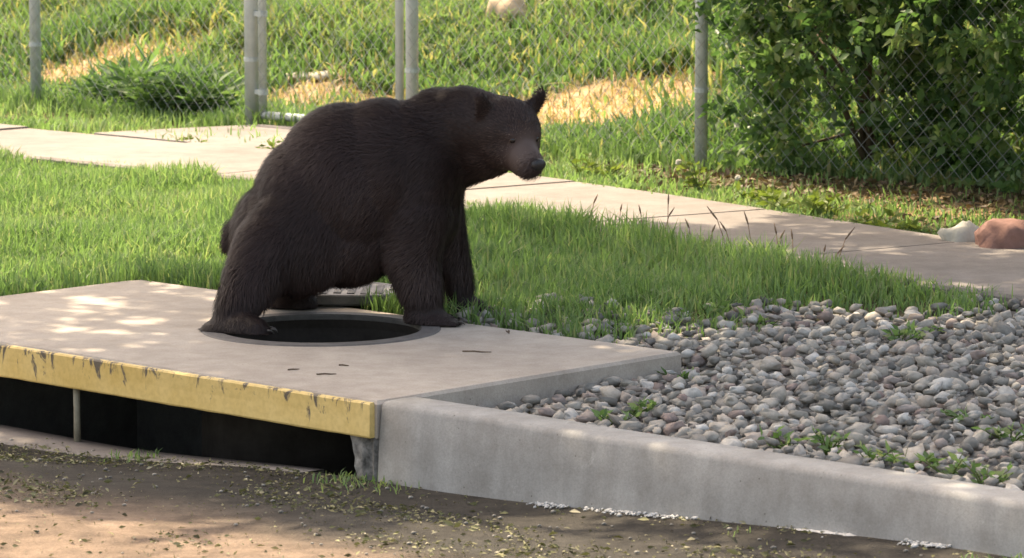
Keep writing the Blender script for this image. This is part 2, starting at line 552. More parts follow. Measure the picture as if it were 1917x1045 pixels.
# kerb: battered face, rounded nose, runs along the street either side of the inlet
def kerb(name, u0, u1, end_cap=True):
    bm = bmesh.new()
    n = int((u1 - u0) / 0.15) + 1
    rings = []
    for i in range(n + 1):
        u = u0 + (u1 - u0) * i / n
        zb = float(street_z(u, -0.02)) - 0.06
        w = (mnoise.noise((u * 2.1, 3.3, 0)) * 0.003)
        prof = [(0.150, -0.12), (0.150, -0.010), (0.142, -0.002), (0.075, 0.0), (0.034, -0.001), (0.025, -0.004), (0.019, -0.010), (0.016, -0.019), (0.008 + w, -0.10), (-0.002 + w, zb)]
        rings.append([bm.verts.new(W(u, v, z + w)) for v, z in prof])
    for a, b2 in zip(rings, rings[1:]):
        for k in range(len(a) - 1):
            bm.faces.new((a[k], b2[k], b2[k + 1], a[k + 1]))
    bm.faces.new(rings[0]); bm.faces.new(rings[-1][::-1])
    o = link(name, bm_mesh(name, bm, False), M['kerb'])
    for p in o.data.polygons: p.use_smooth = len(p.vertices) == 4
    return tag(o, kind='structure')


kerb('kerb', 0.004, 12.0)
kerb('kerb', -14.0, -SLAB_L - 0.01)

# concrete gutter lip before the inlet, running out under the silt
bm = bmesh.new()
rows = []
for i in range(28):
    u = -2.9 + i * 0.098
    t = (u + 2.9) / 2.65
    w = 0.17 * (1 - t ** 2.5) + 0.02 + 0.012 * mnoise.noise((u * 6, 0, 0))
    zf = float(street_z(u, -w))
    z0 = float(street_z(u, 0.0)) + 0.006 * (1 - t)
    rows.append([bm.verts.new(W(u, 0.055, z0 - 0.25)), bm.verts.new(W(u, 0.05, z0)), bm.verts.new(W(u, -0.03, z0 + 0.002)), bm.verts.new(W(u, -w, zf + 0.006 - 0.008 * t)), bm.verts.new(W(u, -w - 0.015, zf - 0.03))])
for a, b2 in zip(rows, rows[1:]):
    for k in range(4):
        bm.faces.new((a[k], b2[k], b2[k + 1], a[k + 1]))
tag(link('gutter_lip', bm_mesh('gutter_lip', bm, True), M['walk']), kind='structure')

# sidewalk of cast panels with open joints, bending towards the kerb on the right
sw = empty('sidewalk', W(-3, 4.17, 0)); tag(sw, kind='structure')
PANEL = 1.22
joints = np.arange(-14.5, 9.0, PANEL)
for u0 in joints:
    bm = bmesh.new()
    k = 8
    L = [u0 + 0.005 + (PANEL - 0.01) * i / k for i in range(k + 1)]
    top, bot = [], []
    dz = float(rng.uniform(-0.005, 0.005))
    for u in L:
        c = float(walk_mid(u)); s = (float(walk_mid(u + 0.05)) - float(walk_mid(u - 0.05))) / 0.1
        nx, ny = -s / math.hypot(1, s), 1 / math.hypot(1, s)
        row = []
        for q in (-WALK_HALF, -WALK_HALF + 0.012, WALK_HALF - 0.012, WALK_HALF):
            z = (0.012 if abs(q) < WALK_HALF - 0.001 else 0.002) + dz
            row.append((W(u + nx * q, c + ny * q, z)))
        top.append([bm.verts.new(p) for p in row])
        bot.append([bm.verts.new((row[0][0], row[0][1], -0.10)), bm.verts.new((row[-1][0], row[-1][1], -0.10))])
    for i in range(k):
        for j in range(3):
            bm.faces.new((top[i][j], top[i + 1][j], top[i + 1][j + 1], top[i][j + 1]))
        bm.faces.new((bot[i][0], bot[i + 1][0], top[i + 1][0], top[i][0]))
        bm.faces.new((top[i][3], top[i + 1][3], bot[i + 1][1], bot[i][1]))
    for e in (0, -1):
        bm.faces.new((bot[e][0], *top[e], bot[e][1]))
    o = link('paving_slab', bm_mesh('paving_slab', bm), M['walk'])
    o.parent = sw; o.matrix_parent_inverse = Matrix.Translation(sw.location).inverted()

# cracked concrete landing between sidewalk and gate
bm = bmesh.new()
out = [(-6.75, 4.69), (-6.0, 4.69), (-5.22, 4.69), (-5.30, 5.05), (-5.24, 5.35), (-5.45, 5.58), (-5.9, 5.64), (-6.5, 5.58), (-6.62, 5.2)]
ring = [bm.verts.new(W(u, v, 0.008)) for u, v in out]
low = [bm.verts.new(W(u, v, -0.1)) for u, v in out]
bm.faces.new(ring)
for i in range(len(out)):
    j = (i + 1) % len(out)
    bm.faces.new((low[i], low[j], ring[j], ring[i]))
tag(link('gate_landing', bm_mesh('gate_landing', bm), M['walk']), kind='structure')

# ------------------------------------------------------------------ storm drain inlet
HOLE = (-0.577, 10.86)
hu, hv = to_uv(*HOLE)
hu, hv = float(hu), float(hv)
HR = 0.302
inlet = empty('storm_drain_inlet', W(0, 0, -0.25), KROT)
tag(inlet, 'concrete kerb inlet with yellow steel face under a flat slab and a round opening', 'storm drain')
inv = Matrix.LocRotScale(inlet.location, inlet.rotation_euler, None).inverted()


def inlet_part(name, me, mat):
    o = link(name, me, mat)
    o.parent = inlet
    o.matrix_parent_inverse = inv
    return o


# slab with a round hole
bm = bmesh.new()
U0, U1, V0, V1 = -SLAB_L, -0.002, 0.006, SLAB_D
angs = sorted(list(np.linspace(0, 2 * math.pi, 72, endpoint=False)) + [math.atan2(v - hv, u - hu) % (2 * math.pi) for u in (U0, U1) for v in (V0, V1)])
inner_t, inner_b, outer_m, outer_t, outer_b = [], [], [], [], []
for a in angs:
    ca, sa = math.cos(a), math.sin(a)
    def hit(u0, u1, v0, v1):
        ts = []
        if abs(ca) > 1e-9: ts.append(((u1 if ca > 0 else u0) - hu) / ca)
        if abs(sa) > 1e-9: ts.append(((v1 if sa > 0 else v0) - hv) / sa)
        t = min(t for t in ts if t > 0)
        return hu + ca * t, hv + sa * t
    a_u, a_v = hit(U0, U1, V0, V1)
    b_u, b_v = hit(U0 + 0.008, U1 - 0.008, V0 + 0.008, V1 - 0.008)
    inner_t.append(bm.verts.new(W(hu + ca * (HR + 0.03), hv + sa * (HR + 0.03), 0.0)))
    inner_b.append(bm.verts.new(W(hu + ca * (HR + 0.03), hv + sa * (HR + 0.03), -0.1)))
    outer_m.append(bm.verts.new(W(b_u, b_v, 0.0)))
    outer_t.append(bm.verts.new(W(a_u, a_v, -0.009)))
    outer_b.append(bm.verts.new(W(a_u, a_v, -0.1)))
n = len(angs)
for i in range(n):
    j = (i + 1) % n
    for A, B in ((inner_b, inner_t), (inner_t, outer_m), (outer_m, outer_t), (outer_t, outer_b), (outer_b, inner_b)):
        bm.faces.new((A[i], A[j], B[j], B[i]))
inlet_part('slab', bm_mesh('slab', bm), M['slab'])

# yellow painted steel angle along the front edge
bm = bmesh.new()
n = 60
rows = []
for i in range(n + 1):
    u = -SLAB_L + (SLAB_L - 0.012) * i / n
    w = mnoise.noise((u * 4, 1.7, 0)) * 0.0022
    e = 0.0015 * mnoise.noise((u * 13, 5.1, 0))
    pr = [(0.02, -0.0985), (-0.012 + w, -0.0985 + e), (-0.0145 + w, -0.094), (-0.013 + w * .5, -0.05), (-0.0135 + w, -0.008), (-0.010 + w, -0.0035 + e), (0.004, -0.0032)]
    rows.append([bm.verts.new(W(u, v, z)) for v, z in pr])
for a, b2 in zip(rows, rows[1:]):
    for k in range(len(a) - 1):
        bm.faces.new((a[k], b2[k], b2[k + 1], a[k + 1]))
bm.faces.new(rows[0]); bm.faces.new(rows[-1][::-1])
o = inlet_part('steel_face', bm_mesh('steel_face', bm), M['yellow'])
o['label'] = 'chipped yellow painted steel edge over the drain mouth'

# support rod in the mouth
bm = bmesh.new()
ru = -1.255
zb = float(street_z(ru, 0)) + 0.01
bm_tube(bm, [W(ru, 0.018, zb - 0.02), W(ru, 0.018, -0.17), W(ru, 0.018, -0.096)], [0.0105, 0.0095, 0.0105], 10)
inlet_part('support_rod', bm_mesh('support_rod', bm, True), M['rod'])

# rough pier at the right end of the mouth
bm = bmesh.new()
lv = 9
rings = []
for i in range(lv):
    t = i / (lv - 1)
    z = -0.27 + t * 0.172
    l = -0.092 - 0.028 * t ** 2.2 + 0.004 * mnoise.noise((t * 5, 2, 0))
    rings.append([bm.verts.new(W(l, 0.035 - 0.012 * mnoise.noise((t * 7, 0, 1)), z)), bm.verts.new(W(l + 0.012, 0.006 + 0.006 * mnoise.noise((t * 9, 0, 3)), z)),
                  bm.verts.new(W(-0.055, 0.002 + 0.007 * mnoise.noise((t * 8, 4, 3)), z)), bm.verts.new(W(-0.028, 0.012 + 0.006 * mnoise.noise((t * 11, 9, 3)), z)),
                  bm.verts.new(W(-0.012, 0.003 + 0.005 * mnoise.noise((t * 9, 7, 3)), z)), bm.verts.new(W(-0.004, 0.02, z)),
                  bm.verts.new(W(-0.004, 1.2, z)), bm.verts.new(W(l, 1.2, z))])
for a, b2 in zip(rings, rings[1:]):
    for k in range(len(a)):
        bm.faces.new((a[k], a[(k + 1) % len(a)], b2[(k + 1) % len(a)], b2[k]))
bm.faces.new(rings[0][::-1]); bm.faces.new(rings[-1])
o = inlet_part('pier', bm_mesh('pier', bm), M['pier'])
o['label'] = 'rough stained concrete pier beside the drain mouth'

# chamber below
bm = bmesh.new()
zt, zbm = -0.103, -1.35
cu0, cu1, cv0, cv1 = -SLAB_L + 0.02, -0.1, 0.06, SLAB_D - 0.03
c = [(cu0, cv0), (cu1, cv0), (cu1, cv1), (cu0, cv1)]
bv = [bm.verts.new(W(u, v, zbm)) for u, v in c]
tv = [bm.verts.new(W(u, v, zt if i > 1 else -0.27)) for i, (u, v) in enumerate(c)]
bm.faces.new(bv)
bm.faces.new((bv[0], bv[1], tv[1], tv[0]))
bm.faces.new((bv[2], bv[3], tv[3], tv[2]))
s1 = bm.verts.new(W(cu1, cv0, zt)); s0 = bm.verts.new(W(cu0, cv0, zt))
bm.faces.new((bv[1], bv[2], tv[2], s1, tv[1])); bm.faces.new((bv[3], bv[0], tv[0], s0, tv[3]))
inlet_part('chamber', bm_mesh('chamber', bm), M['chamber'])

# iron frame ring set in the slab
bm = bmesh.new()
prof = [(HR, -0.012), (HR, -0.002), (HR + 0.004, 0.004), (HR + 0.056, 0.004), (HR + 0.060, 0.001), (HR + 0.060, -0.02), (HR + 0.028, -0.02), (HR + 0.026, -0.025)]
rings = []
for i in range(80):
    a = 2 * math.pi * i / 80
    rings.append([bm.verts.new((HOLE[0] + math.cos(a) * r, HOLE[1] + math.sin(a) * r, z)) for r, z in prof])
for i in range(80):
    A, B = rings[i], rings[(i + 1) % 80]
    for k in range(len(prof)):
        bm.faces.new((A[k], B[k], B[(k + 1) % len(prof)], A[(k + 1) % len(prof)]))
me = bm_mesh('manhole_frame', bm)
inlet_part('manhole_frame', me, M['ring'])['label'] = 'dark iron ring round the open manhole'

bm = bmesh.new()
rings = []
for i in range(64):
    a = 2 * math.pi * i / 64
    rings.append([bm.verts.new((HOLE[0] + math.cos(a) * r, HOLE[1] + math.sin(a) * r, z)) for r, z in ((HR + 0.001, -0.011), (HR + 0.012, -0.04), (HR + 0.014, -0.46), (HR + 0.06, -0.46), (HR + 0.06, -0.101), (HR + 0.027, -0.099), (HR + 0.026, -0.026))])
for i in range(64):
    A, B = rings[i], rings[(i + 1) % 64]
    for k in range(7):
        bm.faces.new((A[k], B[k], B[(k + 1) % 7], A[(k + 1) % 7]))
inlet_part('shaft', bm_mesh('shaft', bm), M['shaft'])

# manhole cover pulled aside, lying on the slab behind the hole
CC = (-0.60, 11.62)
cover = empty('manhole_cover', (CC[0], CC[1], -0.004))
cover.rotation_euler = (-R(3.0) * UD[0], -R(3.0) * UD[1], 0)   # tips back over the slab's rear edge onto the lawn
tag(cover, 'round iron manhole cover lying behind the open hole under the bear', 'manhole cover')
bm = bmesh.new()
prof = [(0.0, 0.0), (0.268, 0.0), (0.275, 0.006), (0.275, 0.030), (0.270, 0.034), (0.255, 0.034), (0.252, 0.031), (0.0, 0.031)]
rings = []
for i in range(64):
    a = 2 * math.pi * i / 64
    rings.append([bm.verts.new((math.cos(a) * r, math.sin(a) * r, z)) for r, z in prof[1:-1]])
c0 = bm.verts.new((0, 0, 0)); c1 = bm.verts.new((0, 0, 0.031))
for i in range(64):
    A, B = rings[i], rings[(i + 1) % 64]
    for k in range(len(A) - 1):
        bm.faces.new((A[k], B[k], B[k + 1], A[k + 1]))
    bm.faces.new((c0, B[0], A[0])); bm.faces.new((c1, A[-1], B[-1]))
link('disc', bm_mesh('disc', bm), M['cover'], cover)
bm = bmesh.new()
for i in range(-5, 6):
    for j in range(-5, 6):
        if (i * i + j * j) < 26:
            bm_box(bm, i * 0.043 - 0.012, i * 0.043 + 0.012, j * 0.043 - 0.012, j * 0.043 + 0.012, 0.0305, 0.035)
link('raised_studs', bm_mesh('raised_studs', bm), M['cover'], cover)

# ------------------------------------------------------------------ bear
S = 1 / 613.0
bear = empty('bear', (-0.52, 11.10, 0.0))
tag(bear, 'dark brown black bear squatting over the open manhole with its head turned right', 'bear')


def B(px, py, d=0.0):           # bear-local metres from measured profile units
    return Vector(((px - 640) * S, d, (597 - py) * S))


sb = bmesh.new(); bmesh.ops.create_uvsphere(sb, u_segments=20, v_segments=14, radius=1.0)
bmesh.ops.triangulate(sb, faces=sb.faces[:])
sb.verts.index_update()
SPH_V = np.array([tuple(v.co) for v in sb.verts]); SPH_F = np.array([[v.index for v in f_.verts] for f_ in sb.faces]); sb.free()
SPH = []


def ball(c, r, rot=None):
    c = Vector(c)
    if not hasattr(r, '__len__'): r = (r, r, r)
    v_ = SPH_V * np.array(r)
    if rot is not None: v_ = v_ @ np.array(rot).T
    SPH.append(v_ + np.array(c))


def limb(pts, flat=1.0):
    """pts: (Vector, radius)"""
    for (a, ra), (b2, rb) in zip(pts, pts[1:]):
        L = (b2 - a).length
        n = max(2, int(L / (0.35 * min(ra, rb))))
        for i in range(n + 1):
            t = i / n
            r = ra + (rb - ra) * t
            ball(a.lerp(b2, t), (r, r * flat, r))


def eul(x=0, y=0, z=0):
    from mathutils import Euler
    return Euler((R(x), R(y), R(z))).to_matrix()


# trunk: heavy rump low at the back, spine rising to the shoulders
ball(B(532, 432, -0.01), (0.165, 0.20, 0.165))
ball(B(590, 385, 0.0), (0.195, 0.225, 0.225), eul(0, 0, 0))
ball(B(648, 350, 0.0), (0.215, 0.235, 0.262), eul(0, -8, 0))
ball(B(640, 440, 0.0), (0.20, 0.21, 0.150))
ball(B(715, 318, 0.0), (0.20, 0.215, 0.222))
ball(B(775, 310, 0.01), (0.165, 0.20, 0.205))
ball(B(790, 380, 0.01), (0.115, 0.175, 0.16))
ball(B(735, 430, 0.0), (0.14, 0.17, 0.12))
ball(B(825, 262, 0.02), (0.12, 0.155, 0.15))
# shoulder muscles
ball(B(775, 360, -0.11), (0.105, 0.085, 0.16), eul(0, 12, 0))
ball(B(805, 350, 0.13), (0.09, 0.08, 0.15))
# haunch of the near hind leg, knee pushed forward
ball(B(560, 440, -0.15), (0.165, 0.10, 0.16), eul(0, 25, 0))
ball(B(560, 440, 0.15), (0.15, 0.09, 0.15), eul(0, 25, 0))
# neck
limb([(B(825, 240, 0.02), 0.128), (B(880, 234, -0.02), 0.122), (B(925, 240, -0.06), 0.112)])
limb([(B(862, 300, 0.0), 0.075), (B(925, 285, -0.07), 0.062)])
ball(B(870, 205, -0.01), (0.085, 0.10, 0.078))
# head
C = B(946, 237, -0.085)
f = Vector((0.55, -0.75, -0.37)).normalized()
e = Vector((0.806, 0.591, 0.0)).normalized()
up = f.cross(e) if f.cross(e).z > 0 else e.cross(f)
up.normalize()
HM = Matrix((f, e, up)).transposed()          # head axes -> local
ball(C, (0.116, 0.108, 0.104), HM)
ball(B(912, 274, -0.06), (0.095, 0.085, 0.080))
ball(C + 0.035 * f - 0.03 * up, (0.09, 0.098, 0.075), HM)      # cheeks
ball(C + 0.03 * f + 0.045 * up, (0.07, 0.075, 0.05), HM)       # brow
limb([(C + 0.075 * f - 0.026 * up, 0.062), (C + 0.115 * f - 0.034 * up, 0.052), (C + 0.150 * f - 0.038 * up, 0.045)])
ball(C + 0.110 * f - 0.068 * up, (0.052, 0.036, 0.026), HM)      # lower jaw
for s in (-1, 1):                                              # brow ridges
    ball(C + 0.075 * f + s * 0.045 * e + 0.032 * up, (0.03, 0.024, 0.02), HM)
# ears
for s in (-1, 1):
    base = C + s * 0.078 * e + 0.058 * up - 0.008 * f
    tip = base + s * 0.036 * e + 0.058 * up
    for i in range(9):
        t = i / 8
        p = base.lerp(tip, t)
        r = 0.043 * (1 - 0.68 * t ** 1.3)
        ball(p, (0.0145, r, 0.018), HM)
# near foreleg, planted at the right rim
limb([(B(782, 395, -0.10), 0.105), (B(772, 470, -0.12), 0.086), (B(788, 530, -0.13), 0.066), (B(798, 572, -0.13), 0.056)])
ball(B(812, 590, -0.145), (0.082, 0.062, 0.034), eul(0, 8, -12))
ball(B(790, 583, -0.135), (0.058, 0.058, 0.044))
for i, q in enumerate((-0.045, -0.016, 0.014, 0.042)):
    ball(B(812, 594, -0.15) + Vector((0.066 - abs(i - 1.4) * 0.010, q, -0.006)), (0.030, 0.017, 0.022))
# far foreleg
limb([(B(815, 390, 0.11), 0.085), (B(838, 470, 0.13), 0.062), (B(852, 530, 0.14), 0.050), (B(858, 568, 0.14), 0.045)])
ball(B(872, 587, 0.135), (0.066, 0.052, 0.032))
for i, q in enumerate((-0.036, -0.012, 0.012, 0.036)):
    ball(B(874, 592, 0.135) + Vector((0.05 - abs(i - 1.4) * 0.008, q, -0.004)), (0.026, 0.015, 0.020))
# near hind leg: knee, hock behind, sole on the left rim
limb([(B(515, 450, -0.16), 0.115), (B(478, 505, -0.22), 0.086), (B(454, 552, -0.26), 0.068), (B(438, 588, -0.285), 0.060)])
limb([(B(432, 594, -0.29), 0.056), (B(468, 594, -0.325), 0.060), (B(486, 597, -0.345), 0.052)])
ball(B(412, 602, -0.28), (0.05, 0.05, 0.042))
for i, q in enumerate((-0.05, -0.025, 0.0, 0.025)):
    ball(B(492, 606, -0.345) + Vector((0.026 - abs(i - 1.4) * 0.007, q + 0.012, -0.006)), (0.026, 0.016, 0.022))
# far hind leg
limb([(B(530, 460, 0.13), 0.115), (B(528, 520, 0.19), 0.092), (B(528, 560, 0.22), 0.068), (B(525, 580, 0.23), 0.055)])
limb([(B(510, 587, 0.24), 0.05), (B(555, 588, 0.215), 0.05)])
# tail stub
limb([(B(445, 432, 0.0), 0.045), (B(436, 452, 0.0), 0.034)])

tmp = bpy.data.objects.new('tmp_bear', tri_mesh('tmp_bear', np.concatenate(SPH), np.concatenate([SPH_F + i * len(SPH_V) for i in range(len(SPH))])))
COL.objects.link(tmp)
md = tmp.modifiers.new('r', 'REMESH'); md.mode = 'VOXEL'; md.voxel_size = 0.0085; md.use_smooth_shade = True
md = tmp.modifiers.new('s', 'SMOOTH'); md.factor = 0.5; md.iterations = 7
dg = bpy.context.evaluated_depsgraph_get()
body_me = bpy.data.meshes.new_from_object(tmp.evaluated_get(dg))
bpy.data.objects.remove(tmp)
body_me.name = 'bear_body'
body_me.materials.clear()
body_me.polygons.foreach_set('use_smooth', np.ones(len(body_me.polygons), dtype=bool))
# keep soles above the slab
co = np.empty(len(body_me.vertices) * 3, np.float32); body_me.vertices.foreach_get('co', co); co = co.reshape(-1, 3)
body_me.calc_loop_triangles()
co[:, 2] = np.maximum(co[:, 2], 0.0045)
body_me.vertices.foreach_set('co', co.ravel()); body_me.update()
bd = co - np.array(C); bal = bd @ np.array(f)
bmz = (1 - sstep(0.17, 0.24, np.linalg.norm(bd, axis=1))) * sstep(0.07, 0.12, bal)
at = body_me.attributes.new('tint', 'FLOAT', 'POINT'); at.data.foreach_set('value', (0.12 + 0.70 * bmz).astype(np.float32))
body = link('body', body_me, M['fur'], bear)

# fur: short tapered strands combed back along the trunk, down the limbs
tri = np.empty(len(body_me.loop_triangles) * 3, np.int32); body_me.loop_triangles.foreach_get('vertices', tri); tri = tri.reshape(-1, 3)
P0, P1, P2 = co[tri[:, 0]], co[tri[:, 1]], co[tri[:, 2]]
nrm = np.cross(P1 - P0, P2 - P0); area = np.linalg.norm(nrm, axis=1) / 2
nrm = nrm / (np.linalg.norm(nrm, axis=1, keepdims=True) + 1e-12)
NF = 120000
pick = rng.choice(len(tri), NF, p=area / area.sum())
r1 = np.sqrt(rng.random(NF)); r2 = rng.random(NF)
pos = (1 - r1)[:, None] * P0[pick] + (r1 * (1 - r2))[:, None] * P1[pick] + (r1 * r2)[:, None] * P2[pick]
nn = nrm[pick]
Cn = np.array(C); fn = np.array(f)
hd = np.linalg.norm(pos - Cn, axis=1)
along = (pos - Cn) @ fn
head_w = 1 - sstep(0.13, 0.22, hd)
flow = np.tile(np.array([-0.75, 0.0, -0.75]), (NF, 1))
legw = 1 - sstep(0.12, 0.24, pos[:, 2])
flow = flow * (1 - legw)[:, None] + np.array([-0.1, 0.0, -1.0]) * legw[:, None]
upw = sstep(0.48, 0.66, pos[:, 2]) * (1 - head_w)
flow = flow * (1 - upw)[:, None] + np.array([-1.0, 0, -0.12]) * upw[:, None]
flow = flow * (1 - head_w)[:, None] + (-fn) * head_w[:, None]
swirl = np.stack([vnoise(pos[:, 0], pos[:, 2], 7, k) - 0.5 for k in (1, 2, 3)], -1)
flow = flow + swirl * 0.9 + rng.normal(0, 0.16, (NF, 3))
flow = flow - (flow * nn).sum(1, keepdims=True) * nn
flow /= np.linalg.norm(flow, axis=1, keepdims=True) + 1e-9
ln = 0.030 + 0.020 * vnoise(pos[:, 0] + pos[:, 1], pos[:, 2], 9, 5)
ln = ln * (1 - 0.55 * head_w)
muz = head_w * sstep(0.07, 0.12, along)
ln = ln * (1 - 0.75 * muz)
ln = np.where(pos[:, 2] < 0.08, ln * 0.4, ln)
earm = np.zeros(NF)
ln = ln * rng.uniform(0.7, 1.25, NF)
lift = rng.uniform(0.18, 0.5, NF)
d1 = flow * (1 - lift)[:, None] + nn * lift[:, None]
d2 = flow * (1 - lift * 0.3)[:, None] + nn * (lift * 0.3)[:, None] + np.array([0, 0, -0.15])
side = np.cross(d1, nn); side /= np.linalg.norm(side, axis=1, keepdims=True) + 1e-9
wd = rng.uniform(0.0008, 0.0015, NF)[:, None]
pos_in = pos - nn * 0.002
mid = pos_in + d1 * (ln * 0.5)[:, None]
tip = mid + d2 * (ln * 0.5)[:, None]
for q in (mid, tip):
    q[:, 2] = np.maximum(q[:, 2], 0.006)
V = np.stack([pos_in - side * wd, pos_in + side * wd, mid + side * wd * 0.8, mid - side * wd * 0.8, tip], 1).reshape(-1, 3)
k = np.arange(NF)[:, None] * 5
T = np.concatenate([k + np.array([0, 1, 2]), k + np.array([0, 2, 3]), k + np.array([3, 2, 4])], 1).reshape(-1, 3)
tn = 0.10 + 0.30 * vnoise(pos[:, 0] + pos[:, 1] * 0.7, pos[:, 2], 6, 9) + 0.30 * vnoise(pos[:, 0] - pos[:, 1] * 0.5, pos[:, 2], 3.2, 10) + rng.normal(0, 0.10, NF)
tn += 0.22 * np.exp(-(((pos[:, 0] - 0.10) / 0.13) ** 2 + ((pos[:, 2] - 0.40) / 0.11) ** 2))     # faded coat on the flank
# browner guard hairs on flank and shoulder, grizzled cheeks, paler muzzle, black ears
tn += 0.16 * head_w * (1 - muz) * sstep(-0.05, 0.05, along)
tn += 0.62 * muz
tn = np.clip(tn, 0, 1)
tn = np.where(pos[:, 2] < 0.10, tn * 0.7, tn)      # blacker paws
tint = np.repeat(tn, 5); tint[4::5] = np.clip(tint[4::5] + 0.12, 0, 1)
fur = link('fur', tri_mesh('fur', V, T, False, tint), M['fur'], bear)
fur['kind'] = 'stuff'

# nose pad, eyes, claws
bm = bmesh.new()
nm = Matrix.Translation(C + 0.190 * f - 0.022 * up) @ HM.to_4x4() @ Matrix.Diagonal((0.016, 0.026, 0.020, 1))
bmesh.ops.create_uvsphere(bm, u_segments=16, v_segments=10, radius=1, matrix=nm)
link('nose', bm_mesh('nose', bm, True), M['nose'], bear)
for s in (-1, 1):
    bm = bmesh.new()
    bmesh.ops.create_uvsphere(bm, u_segments=12, v_segments=8, radius=0.0105, matrix=Matrix.Translation(C + 0.097 * f + s * 0.044 * e + 0.018 * up))
    link('eye', bm_mesh('eye', bm, True), M['eye'], bear)
for base, dirx, qs in ((B(812, 594, -0.15) + Vector((0.088, 0, -0.006)), 1, (-0.045, -0.016, 0.014, 0.042)), (B(874, 592, 0.135) + Vector((0.066, 0, -0.004)), 1, (-0.036, -0.012, 0.012, 0.036)),
                       (B(492, 606, -0.345) + Vector((0.044, 0.012, -0.004)), 1, (-0.05, -0.025, 0.0, 0.025))):
    for i, q in enumerate(qs):
        bm = bmesh.new()
        p = base + Vector((-abs(i - 1.4) * 0.009, q, 0.002))
        p.z = max(p.z, 0.016)
        bm_tube(bm, [p, p + Vector((0.012, 0, 0.0)), p + Vector((0.022, 0, -0.009))], [0.0045, 0.0035, 0.001], 6)
        link('claw', bm_mesh('claw', bm, True), M['claw'], bear)

# ------------------------------------------------------------------ chain link fence and gate
FR = KROT                                       # fence runs parallel to the kerb
FH = 1.52
H_DIAG, V_DIAG = 0.082, 0.078                   # diamond size


def wire_mesh(name, length, z0, z1, r=0.0013):
    """two families of crossing diagonal wires in the local xz plane"""
    vs, fs = [], []
    k = V_DIAG / H_DIAG
    run = (z1 - z0) / k
    for fam in (1, -1):
        n0 = int(-run / H_DIAG) - 1 if fam == 1 else 0
        n1 = int(length / H_DIAG) + 1 if fam == 1 else int((length + run) / H_DIAG) + 1
        for i in range(n0, n1 + 1):
            xa = i * H_DIAG
            ta, tb = 0.0, 1.0
            dx = fam * run
            # clip x to [0, length]
            xs, xe = xa, xa + dx
            lo, hi = (0 - xa) / dx, (length - xa) / dx
            if lo > hi: lo, hi = hi, lo
            ta, tb = max(0, lo), min(1, hi)
            if tb - ta < 1e-3: continue
            p = Vector((xa + dx * ta, 0.0016 * fam, z0 + (z1 - z0) * ta)); q = Vector((xa + dx * tb, 0.0016 * fam, z0 + (z1 - z0) * tb))
            d = (q - p).normalized(); nx = Vector((0, 1, 0)); ny = d.cross(nx)
            b0 = len(vs)
            for c in (p, q):
                for m_ in range(4):
                    an = math.pi / 2 * m_
                    vs.append(c + (nx * math.cos(an) + ny * math.sin(an)) * r)
            for m_ in range(4):
                fs.append((b0 + m_, b0 + (m_ + 1) % 4, b0 + 4 + (m_ + 1) % 4, b0 + 4 + m_))
    return pymesh(name, vs, fs)


def tube_obj(name, pts, r, parent, mat, sides=12):
    bm = bmesh.new(); bm_tube(bm, pts, r, sides)
    return link(name, bm_mesh(name, bm, True), mat, parent)


def band(x, z, r, parent, name='tension_band'):
    bm = bmesh.new()
    bm_tube(bm, [(x, 0, z - 0.011), (x, 0, z + 0.011)], r, 12)
    bm_box(bm, x + r * 0.7, x + r + 0.022, -0.006, 0.006, z - 0.009, z + 0.009)
    return link(name, bm_mesh(name, bm), M['galv'], parent)


def fence_run(u0, u1, posts, label, ends):
    f0 = empty('chain_link_fence', W(u0, FENCE_V, 0.0), FR)
    tag(f0, label, 'fence', 'runs of chain link fence beside the gate')
    L = u1 - u0
    for pu, r in posts:
        x = pu - u0
        p = tube_obj('post', [(x, 0.03, -0.15), (x, 0.03, FH + 0.04)], r, f0, M['galv'])
        bm = bmesh.new(); bmesh.ops.create_uvsphere(bm, u_segments=12, v_segments=6, radius=r * 1.12, matrix=Matrix.Translation((x, 0.03, FH + 0.045)) @ Matrix.Diagonal((1, 1, 0.7, 1)))
        link('post_cap', bm_mesh('post_cap', bm, True), M['galv'], p)
        for z in (0.32, 0.72, 1.12):
            bm = bmesh.new(); bm_tube(bm, [(x, 0.03, z - 0.010), (x, 0.03, z + 0.010)], r + 0.004, 12)
            link('tie_band', bm_mesh('tie_band', bm), M['galv'], p)
    tube_obj('top_rail', [(0, 0.03, FH), (L, 0.03, FH)], 0.021, f0, M['galv'])
    link('wire_mesh', wire_mesh('wire_mesh', L, 0.02, FH + 0.02), M['wire'], f0)
    return f0


GP_L, GP_R = -6.66, -5.52        # gate posts along the fence line
fence_run(-12.8, GP_L, [(-12.8, 0.03), (-10.8, 0.03), (-8.36, 0.03), (GP_L, 0.036)], 'chain link fence on round posts left of the narrow gate', None)
fence_run(GP_R, 4.6, [(GP_R, 0.032), (-3.70, 0.029), (-0.9, 0.029), (1.9, 0.029), (4.6, 0.03)], 'chain link fence from the gate to the leafy shrubs, mesh showing by the leaves', None)

